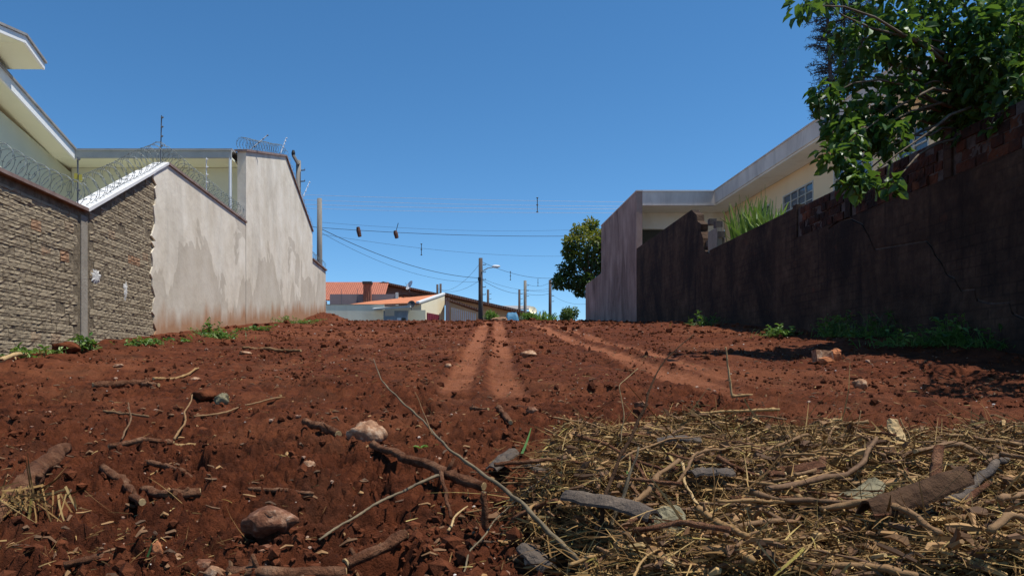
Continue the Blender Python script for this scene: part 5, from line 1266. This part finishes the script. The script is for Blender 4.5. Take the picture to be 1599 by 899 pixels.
# named sticks and roots on the soil
for i, (pxs, r0, r1, mat, lb, nm) in enumerate((
    ([(-30, 835), (40, 775, .03), (102, 725, .06)], .044, .034, 'bark', 'thick reddish root end sticking out of the soil over straw fibres', 'root'),
    ([(160, 740), (190, 755), (205, 782), (222, 792)], .020, .016, 'bark', 'crooked bent root lying between straight root pieces', 'root'),
    ([(222, 772), (265, 782), (312, 778)], .019, .017, 'bark', 'short slightly curved root piece beside the crooked root', 'root'),
    ([(232, 727), (262, 735), (285, 750), (300, 752)], .013, .009, 'bark', 'thin forked root beyond the curved root piece', 'root'),
    ([(170, 703), (230, 700), (272, 697)], .017, .014, 'bark', 'straight root piece half sunk in the soil', 'root'),
    ([(273, 702), (325, 700)], .015, .010, 'twig', 'grey-brown short stick end to end with the straight root', 'dry_branch'),
    ([(100, 893), (150, 884), (190, 876)], .011, .009, 'bark', 'thin root half buried near the straw fibres', 'root'),
    ([(355, 905), (430, 905), (540, 903)], .019, .020, 'bark', 'long low orange-brown root along the soil', 'root'),
    ([(540, 895, .01), (590, 878, .02), (632, 858, .03)], .020, .018, 'bark', 'stout red-brown log piece with a pale cut end', 'log'),
    ([(478, 672, .03), (500, 678, .03), (528, 686, .01)], .024, .026, 'bark', 'short smooth log beside a dark hollow', 'log'),
    ([(388, 770), (440, 772), (490, 778)], .010, .008, 'bark', 'thin root lying beyond the large stained stone', 'root'),
    ([(582, 715, .05), (650, 745, .05), (700, 768, .05), (755, 782, .04)], .018, .023, 'bark', 'long split reddish root propped over the soil', 'root'),
    ([(688, 765, .06), (695, 790, .03), (705, 815, .0)], .009, .006, 'bark', 'thin forked root hanging from the split reddish root', 'root'),
    ([(757, 835, -.01), (756, 835, .13)], .012, .011, 'bark', 'short upright stub standing by the end of the split reddish root', 'dry_branch'),
    ([(498, 850), (560, 822, .03), (610, 800, .05), (685, 782, .09)], .004, .006, 'twig_grey', 'slender grey-green twig leading to the split reddish root', 'twig'),
    ([(145, 605), (190, 603), (232, 600)], .034, .030, 'bark', 'brown log lying at the middle of the lot', 'log'),
    ([(222, 603), (248, 604)], .022, .022, 'bark', 'short pinkish log piece touching the brown log', 'log'),
    ([(240, 600), (275, 594), (310, 577)], .016, .010, 'twig', 'thin branch running on from the brown log', 'dry_branch'),
    ([(162, 646), (195, 649), (232, 654)], .010, .008, 'twig', 'thin straight stick lying on dark soil', 'twig'),
    ([(272, 690), (288, 672, .05), (300, 650, .12)], .007, .005, 'twig', 'pale straw stalk leaning up from the soil', 'twig'),
    ([(190, 690), (205, 672, .04), (200, 656, .1)], .006, .004, 'twig', 'thin dry stalk leaning up among the roots', 'twig'),
    ([(303, 656), (340, 650), (400, 632), (440, 622)], .008, .006, 'twig', 'long thin twig lying beyond the short smooth log', 'twig'),
    ([(380, 545), (425, 549), (470, 550)], .03, .02, 'twig', 'weathered stick lying near the dirt mound', 'dry_branch'),
    ([(778, 640), (790, 655), (797, 664)], .020, .018, 'bark', 'short root piece at the end of the tyre track', 'root'),
    ([(735, 641), (762, 643)], .014, .012, 'bark', 'small flat root piece at the end of the tyre track', 'root'),
    ([(1143, 622, 0), (1139, 622, .16), (1133, 622, .42)], .010, .006, 'cut_wood', 'pale dry stalk standing upright on the bare soil', 'stalk'),
    ([(1143, 622), (1175, 620)], .014, .010, 'twig', 'dark stick lying at the foot of the pale stalk', 'twig'),
    ([(1066, 505), (1085, 502), (1120, 508)], .03, .018, 'twig', 'stick lying in the shade below the broken wall', 'dry_branch'),
    ([(0, 566), (20, 563, .05), (42, 558, .02)], .03, .02, 'cut_wood', 'pale dry stalks bundle at the foot of the brick wall', 'stalk'))):
    stick(lay(pxs, 0, r0), r0, r1, mat, lb, 50 + i, nm, {'root': 'root', 'log': 'log', 'stalk': 'stalk', 'twig': 'twig'}.get(nm, 'branch'))
# fibres hanging under the thick root
m = MB(); n = 160; b = np.array(lay([(15, 805)], 0, .05)[0]); x, y = b[0] + rng.normal(.03, .10, n), b[1] + rng.normal(0, .05, n)
blades(n, np.stack([x, y, BZ(b[0], b[1]) + .05 + rng.random(n) * .06], 1), unit(rng.normal(size=(n, 3)) * .5 + [.1, -.3, -.6]), rng.uniform(.06, .2, n), rng.uniform(.003, .01, n), rng.normal(0, .2, n), rng.uniform(.2, .95, n), m, segs=3)
m.build('root_fibres', M['straw'], None, False, label='torn yellowish fibres hanging below the thick reddish root', kind='stuff')
# long propped twigs in the air
def air(pts): return [PP(px, py, Y) for (px, py, Y) in pts]
stick(air([(935, 905, 2.12), (880, 850, 2.22), (820, 790, 2.36), (755, 742, 2.52), (690, 690, 2.75), (640, 648, 2.95), (600, 600, 3.15), (583, 560, 3.3)]), .0085, .0018, 'twig_grey', 'long curved grey-green branch propped up from the debris heap', 91, 'long_branch', 'branch', 'tall twigs rising from the debris heap', wob=.4, ends=False)
stick(air([(675, 678, 2.82), (660, 640, 2.9), (648, 612, 2.95)]), .003, .0012, 'twig', 'thin side shoot of the long curved branch', 92, 'twig', 'twig', 'tall twigs rising from the debris heap', 5, ends=False)
stick(air([(925, 905, 2.15), (937, 850, 2.18), (947, 780, 2.22), (962, 730, 2.26), (985, 665, 2.32), (1015, 605, 2.38), (1046, 558, 2.42), (1085, 520, 2.46)]), .008, .0015, 'bark_dark', 'tall dark twig standing upright from the debris heap', 93, 'upright_twig', 'twig', 'tall twigs rising from the debris heap', wob=.4, ends=False)
stick(air([(948, 850, 2.2), (968, 790, 2.24), (985, 735, 2.28), (998, 698, 2.3)]), .008, .003, 'twig_grey', 'shorter pale twig leaning beside the tall dark twig', 94, 'upright_twig', 'twig', 'tall twigs rising from the debris heap', ends=False)
stick(air([(965, 720, 2.27), (985, 705, 2.35), (1040, 688, 2.5), (1120, 676, 2.7)]), .0045, .0015, 'twig', 'thin level twig branching off the tall dark twig', 95, 'twig', 'twig', 'tall twigs rising from the debris heap', 5, ends=False)
stick(air([(970, 690, 2.3), (973, 640, 2.32), (968, 600, 2.33), (996, 575, 2.36)]), .002, .001, 'cut_wood', 'hair-thin pale stalk rising by the tall dark twig', 96, 'twig', 'twig', 'tall twigs rising from the debris heap', 5, ends=False)
stick(air([(1300, 765, 2.9), (1320, 725, 2.95), (1337, 690, 3.0), (1344, 640, 3.05)]), .006, .0018, 'twig', 'forked upright twig rising above the far side of the heap', 97, 'upright_twig', 'twig', 'tall twigs rising from the debris heap', 6, ends=False)
stick(air([(1437, 725, 3.0), (1422, 690, 3.05), (1405, 652, 3.1)]), .005, .0018, 'twig', 'short upright twig near the grey bent branch', 98, 'upright_twig', 'twig', 'tall twigs rising from the debris heap', 6, ends=False)
# larger branches of the heap, seen one by one
def onpile(pxs, rad):
    out = []
    for q in pxs:
        g = GP(q[0], q[1]); z = float(pile_top(np.array([g[0]]), np.array([g[1]]))[0])
        out.append([g[0], g[1], z + rad + (q[2] if len(q) > 2 else 0)])
    return out
for i, (pxs, r0, r1, mat, lb) in enumerate((
    ([(1458, 838, .0), (1463, 825, .08), (1467, 815, .16)], .024, .020, 'bark', 'stout reddish stump of branch standing on the heap'),
    ([(1430, 770, .03), (1462, 762, .05), (1500, 750, .06), (1548, 757, .03)], .015, .017, 'twig', 'bowed branch resting on the stout stump'),
    ([(1462, 838, .0), (1510, 825, .03), (1550, 800, .05), (1572, 770, .06)], .022, .015, 'bark_plate', 'grey bent branch curving up beside the stump'),
    ([(1455, 850, .0), (1500, 836, .02), (1545, 810, .03)], .015, .012, 'bark', 'reddish branch lying under the grey bent branch'),
    ([(1195, 842, .03), (1260, 815, .05), (1320, 790, .06), (1370, 760, .05)], .014, .010, 'twig', 'long straight stick crossing the middle of the heap'),
    ([(1205, 832, .03), (1250, 805, .04), (1310, 770, .03)], .008, .006, 'twig', 'thinner stick alongside the long straight stick'),
    ([(1170, 842, .02), (1215, 850, .03), (1290, 852, .03), (1400, 852, .03)], .012, .008, 'twig', 'level pale-topped stick below the mossy bark'),
    ([(1280, 860, .03), (1350, 868, .04), (1400, 885, .04), (1470, 920, .03)], .013, .012, 'twig', 'long curving stick at the front of the heap'),
    ([(1545, 935, .05), (1580, 915, .06), (1640, 890, .06)], .012, .011, 'twig', 'peeled tan stick at the front of the heap'),
    ([(1095, 705, .01), (1150, 702, .02), (1225, 698, .02)], .012, .010, 'twig', 'grey stick along the far edge of the heap'),
    ([(1245, 680, .03), (1260, 690, .03), (1330, 690, .02), (1390, 688, .02)], .012, .008, 'twig', 'pale broken stick at the far edge of the heap'),
    ([(1240, 730, .03), (1262, 715, .03), (1300, 705, .03)], .010, .008, 'cut_wood', 'yellow split stick on the far side of the heap'),
    ([(1180, 748, .02), (1260, 745, .04), (1320, 722, .05)], .009, .006, 'twig', 'dark curved stick across the far side of the heap'),
    ([(1270, 780, .01), (1285, 765, .05)], .020, .018, 'bark', 'short thick log piece with a pale end on the heap'),
    ([(1190, 802, .03), (1225, 795, .04)], .016, .014, 'bark', 'broken log with a split yellow end on the heap'),
    ([(985, 745, .04), (1010, 790, .03), (1035, 822, .02)], .011, .009, 'bark', 'orange-brown stick leaning behind the grey bark strip'),
    ([(900, 730, .04), (950, 738, .05), (985, 748, .04), (1045, 790, .03)], .010, .008, 'bark', 'dark reddish stick crossing behind the tall twigs'),
    ([(980, 850, .03), (1020, 815, .05), (1060, 785, .06)], .016, .010, 'twig', 'thick dark stick in the shaded hollow of the heap'),
    ([(1045, 805, .04), (1085, 785, .07), (1105, 760, .06), (1175, 740, .05)], .009, .005, 'twig', 'bent stick arching over the shaded hollow'),
    ([(1065, 778, .05), (1080, 815, .03), (1105, 850, .02)], .008, .006, 'cut_wood', 'pale split stick hanging into the shaded hollow'),
    ([(1090, 855, .03), (1130, 890, .03), (1165, 920, .03)], .014, .011, 'twig', 'dark branch running down the front of the heap'),
    ([(800, 740, .02), (830, 760, .02), (850, 775, .02)], .007, .005, 'twig', 'curved thin stick by the brown bark plate'),
    ([(800, 830, .02), (840, 822, .02), (870, 825, .02)], .012, .011, 'bark', 'short orange-brown stick at the near edge of the heap'),
    ([(720, 905, .0), (735, 870, .02), (790, 820, .05), (860, 800, .05)], .0045, .003, 'twig_grey', 'thin arched grey twig at the edge of the heap'),
    ([(700, 835, .01), (715, 815, .03), (730, 800, .02)], .007, .004, 'cut_wood', 'yellow peeled twig bent in a hook'),
    ([(1120, 770, .03), (1160, 790, .03)], .014, .012, 'bark', 'brown round stick poking out of the straw'),
    ([(940, 715, .02), (943, 690, .06)], .008, .007, 'bark', 'orange upright stub beside the tall dark twig'),
    ([(1540, 790, .03), (1560, 780, .06), (1600, 800, .05)], .013, .010, 'twig', 'stick poking out beyond the grey bent branch'),
    ([(1490, 720, .02), (1520, 712, .05), (1535, 700, .06)], .010, .006, 'twig', 'short forked stick at the far corner of the heap'),
    ([(1560, 870, .05), (1590, 850, .06), (1625, 842, .06)], .013, .010, 'twig', 'splintered brown wood near the front corner of the heap'))):
    stick(onpile(pxs, r0 * .7), r0 * .74, r1 * .70, mat, lb, 130 + i, 'heap_branch', 'branch', 'larger branches of the debris heap')
x, y = pile_points(270); r = np.random.default_rng(77)
zt = pile_top(x, y)
for i in range(len(x)):
    a = r.uniform(0, math.pi); L = r.uniform(.12, .55); d = np.array([math.cos(a), math.sin(a) * .8, r.normal(0, .10)]) * L / 2
    c = np.array([x[i], y[i], zt[i] + r.uniform(-.005, .03)]); rr = float(np.clip(r.lognormal(-5.35, .5), .002, .012))
    red = r.random() >= .8
    lb = ('%s %s stick lying loose in the straw heap' % ('long' if L > .30 else 'short' if L < .18 else 'middling', 'reddish bark-covered' if red else 'stout tan' if rr > .0052 else 'thin tan'))
    stick([c - d, c + [r.normal(0, .02), r.normal(0, .02), r.uniform(0, .02)], c + d], rr, rr * .7, 'bark' if red else 'twig', lb, 2000 + i, 'heap_twig', 'twig', 'loose sticks in the debris heap: ' + lb.split(' stick')[0], 5, knots=False, ends=False)
def pt(px, py, h=0.03):
    g = onpile([(px, py, h)], 0)[0]; return g
bark_sheet(pt(950, 862, .08), -.95, .34, .085, .25, -.15, 'bark_plate', 'long grey bark strip curling over the front of the heap', 1)
bark_sheet(pt(785, 735, .05), .9, .20, .085, .2, .25, 'bark_plate', 'brown bark plate standing at the edge of the heap', 2)
bark_sheet(pt(1345, 808, .06), .75, .26, .085, .15, .15, 'bark_mossy', 'mottled mossy bark slab on the middle of the heap', 3)
bark_sheet(pt(838, 893, .04), -1.1, .15, .07, .2, -.1, 'bark_plate', 'small dark grey bark flake at the near edge of the heap', 4)
bark_sheet(pt(1110, 795, .04), .3, .16, .07, .2, .1, 'bark_plate', 'grey bark flake lying among the straw', 5)
bark_sheet(pt(1060, 738, .03), -.2, .17, .06, .2, .05, 'bark_plate', 'dark bark flake at the far side near the tall twigs', 6)
bark_sheet(pt(1430, 868, .05), .25, .34, .085, .45, .12, 'bark_dark', 'broad curled bark trough coloured dark for shade at the front of the heap', 7)
bark_sheet(pt(850, 765, .03), .4, .15, .07, .2, .05, 'bark_plate', 'flat grey bark flake by the curved thin stick', 8)
bark_sheet(pt(1240, 770, .03), -.4, .20, .09, .2, .05, 'bark', 'reddish bark sheet beside the short thick log', 9)
bark_sheet(pt(1400, 740, .07), 1.35, .12, .05, .2, .8, 'cut_wood', 'yellow splintered slab standing in the heap', 10)
bark_sheet(pt(1040, 870, .04), 1.0, .13, .10, .2, .35, 'bark_mossy', 'ribbed brown bark chunk in the shaded hollow', 11)
# stones and brick pieces
def stone(px, py, w, h, label, seed, mat='stone', depth=.8, sink=.25, name='stone'):
    g = GP(px, py); s = w / F * g[1] / 2; hh = h / F * g[1] / 2
    m = MB(); lump(m, (0, 0, 0), (s, s * depth, hh), seed, 6, .34)
    o = m.build(name, M[mat], None, True, label=label, cat='stone', group='stones lying on the soil')
    o.location = (g[0], g[1], GZ(g[0], g[1]) + hh * (1 - sink))
    return o
for i, (px, py, w, h, lb, mt) in enumerate((
    (423, 845, 84, 56, 'largest soil-stained stone with white chipped edges', 'stone'), (575, 690, 58, 44, 'pale brown angular stone near the short smooth log', 'stone_pale'),
    (826, 556, 26, 12, 'flat whitish stone beside the tyre tracks', 'stone_pale'), (1343, 608, 26, 18, 'pale tufty lump on the open soil', 'stone_pale'), (482, 745, 22, 22, 'small whitish jagged stone beyond the largest stone', 'stone_pale'),
    (270, 858, 34, 20, 'grey rough stone between the largest stone and the buried root', 'stone_pale'), (412, 868, 40, 14, 'flat dark stone in front of the largest stone', 'stone'), (332, 898, 34, 26, 'pale crusty stone by the long low root', 'stone_pale'),
    (320, 878, 30, 22, 'brown stone beside the pale crusty stone', 'stone'), (345, 632, 24, 22, 'greenish round lump of turf and soil', 'bark_mossy'), (322, 624, 40, 24, 'soil lump tangled with straw', 'clod'),
    (100, 552, 44, 22, 'large red earth lump at the foot of the brick wall', 'clod'), (184, 572, 18, 6, 'flat pinkish shard on the soil below the brick wall', 'stone_pale'), (304, 593, 16, 7, 'flat pale shard beyond the brown log', 'stone_pale'),
    (382, 552, 20, 7, 'flat pale shard near the weathered stick', 'stone_pale'), (700, 575, 12, 8, 'small pale stone between the tyre ruts', 'stone_pale'), (370, 757, 12, 12, 'small orange brick crumb', 'brick_frag'), (245, 873, 16, 30, 'upright orange brick splinter near the grey stone', 'brick_frag'),
    (830, 645, 22, 14, 'reddish stone just past the tyre track', 'stone'), (1000, 640, 20, 12, 'brown stone beyond the tall dark twig', 'stone'))):
    stone(px, py, w, h, lb, 900 + i, mt)
g = GP(1285, 566); t = thing('brick_rubble', (g[0], g[1], g[2]), 'broken brick block with pink face and orange crumbs on the soil', 'rubble')
r = np.random.default_rng(5); zz = GZ(g[0], g[1])
m = MB(); m.box(g[0] - .11, g[0] + .10, g[1] - .09, g[1] + .09, zz + .03, zz + .17)
V = m.V[0]; V += r.normal(0, .014, V.shape); part(m, 'block', M['stone_pale'], t)
m = MB(); lump(m, (g[0] + .17, g[1], zz + .10), (.07, .06, .085), 61, 2, .35); part(m, 'orange_crumb', M['brick_frag'], t)
m = MB(); lump(m, (g[0] - .02, g[1] - .10, zz + .03), (.11, .05, .045), 62, 2, .35); part(m, 'base_crumb', M['brick_frag'], t)
# seedling and single green blades
g = GP(657, 706); z = GZ(g[0], g[1]); t = thing('seedling', (g[0], g[1], z), 'tiny green seedling with two round leaves on bare soil', 'seedling')
part(MB().tube([(g[0], g[1], z - .01), (g[0], g[1], z + .03)], .003, 5), 'stem', M['leaf_weed'], t)
for k, (dx, dy, a) in enumerate(((-.03, -.005, 0.2), (.02, .012, -.3), (.032, -.004, .1))):
    m = MB(); leaves(np.array([[g[0], g[1], z + .03]]), np.array([[dx, dy, .012]]), np.array([[a, 0, 1.0]]), np.array([.045]), np.array([.036]), np.array([.65]), m); part(m, 'leaf', M['leaf_weed'], t)
m = MB()
for (px, py, tx, ty) in ((815, 720, 838, 680), (838, 745, 862, 715), (880, 735, 905, 722), (1180, 735, 1150, 715), (230, 890, 245, 886), (985, 780, 975, 755)):
    a = np.array(lay([(px, py)], .02)[0]); b = np.array(lay([(tx, ty)], .05)[0]); d = b - a
    blades(1, a[None], d[None], np.array([np.linalg.norm(d) * .6]), np.array([.014]), np.array([.1]), np.array([.45]), m, np.array([[0, 0, 1.0]]), segs=4)
m.build('fresh_grass_blades', M['leaf_weed'], None, False, label='few fresh green grass blades around the heap edge', kind='stuff')
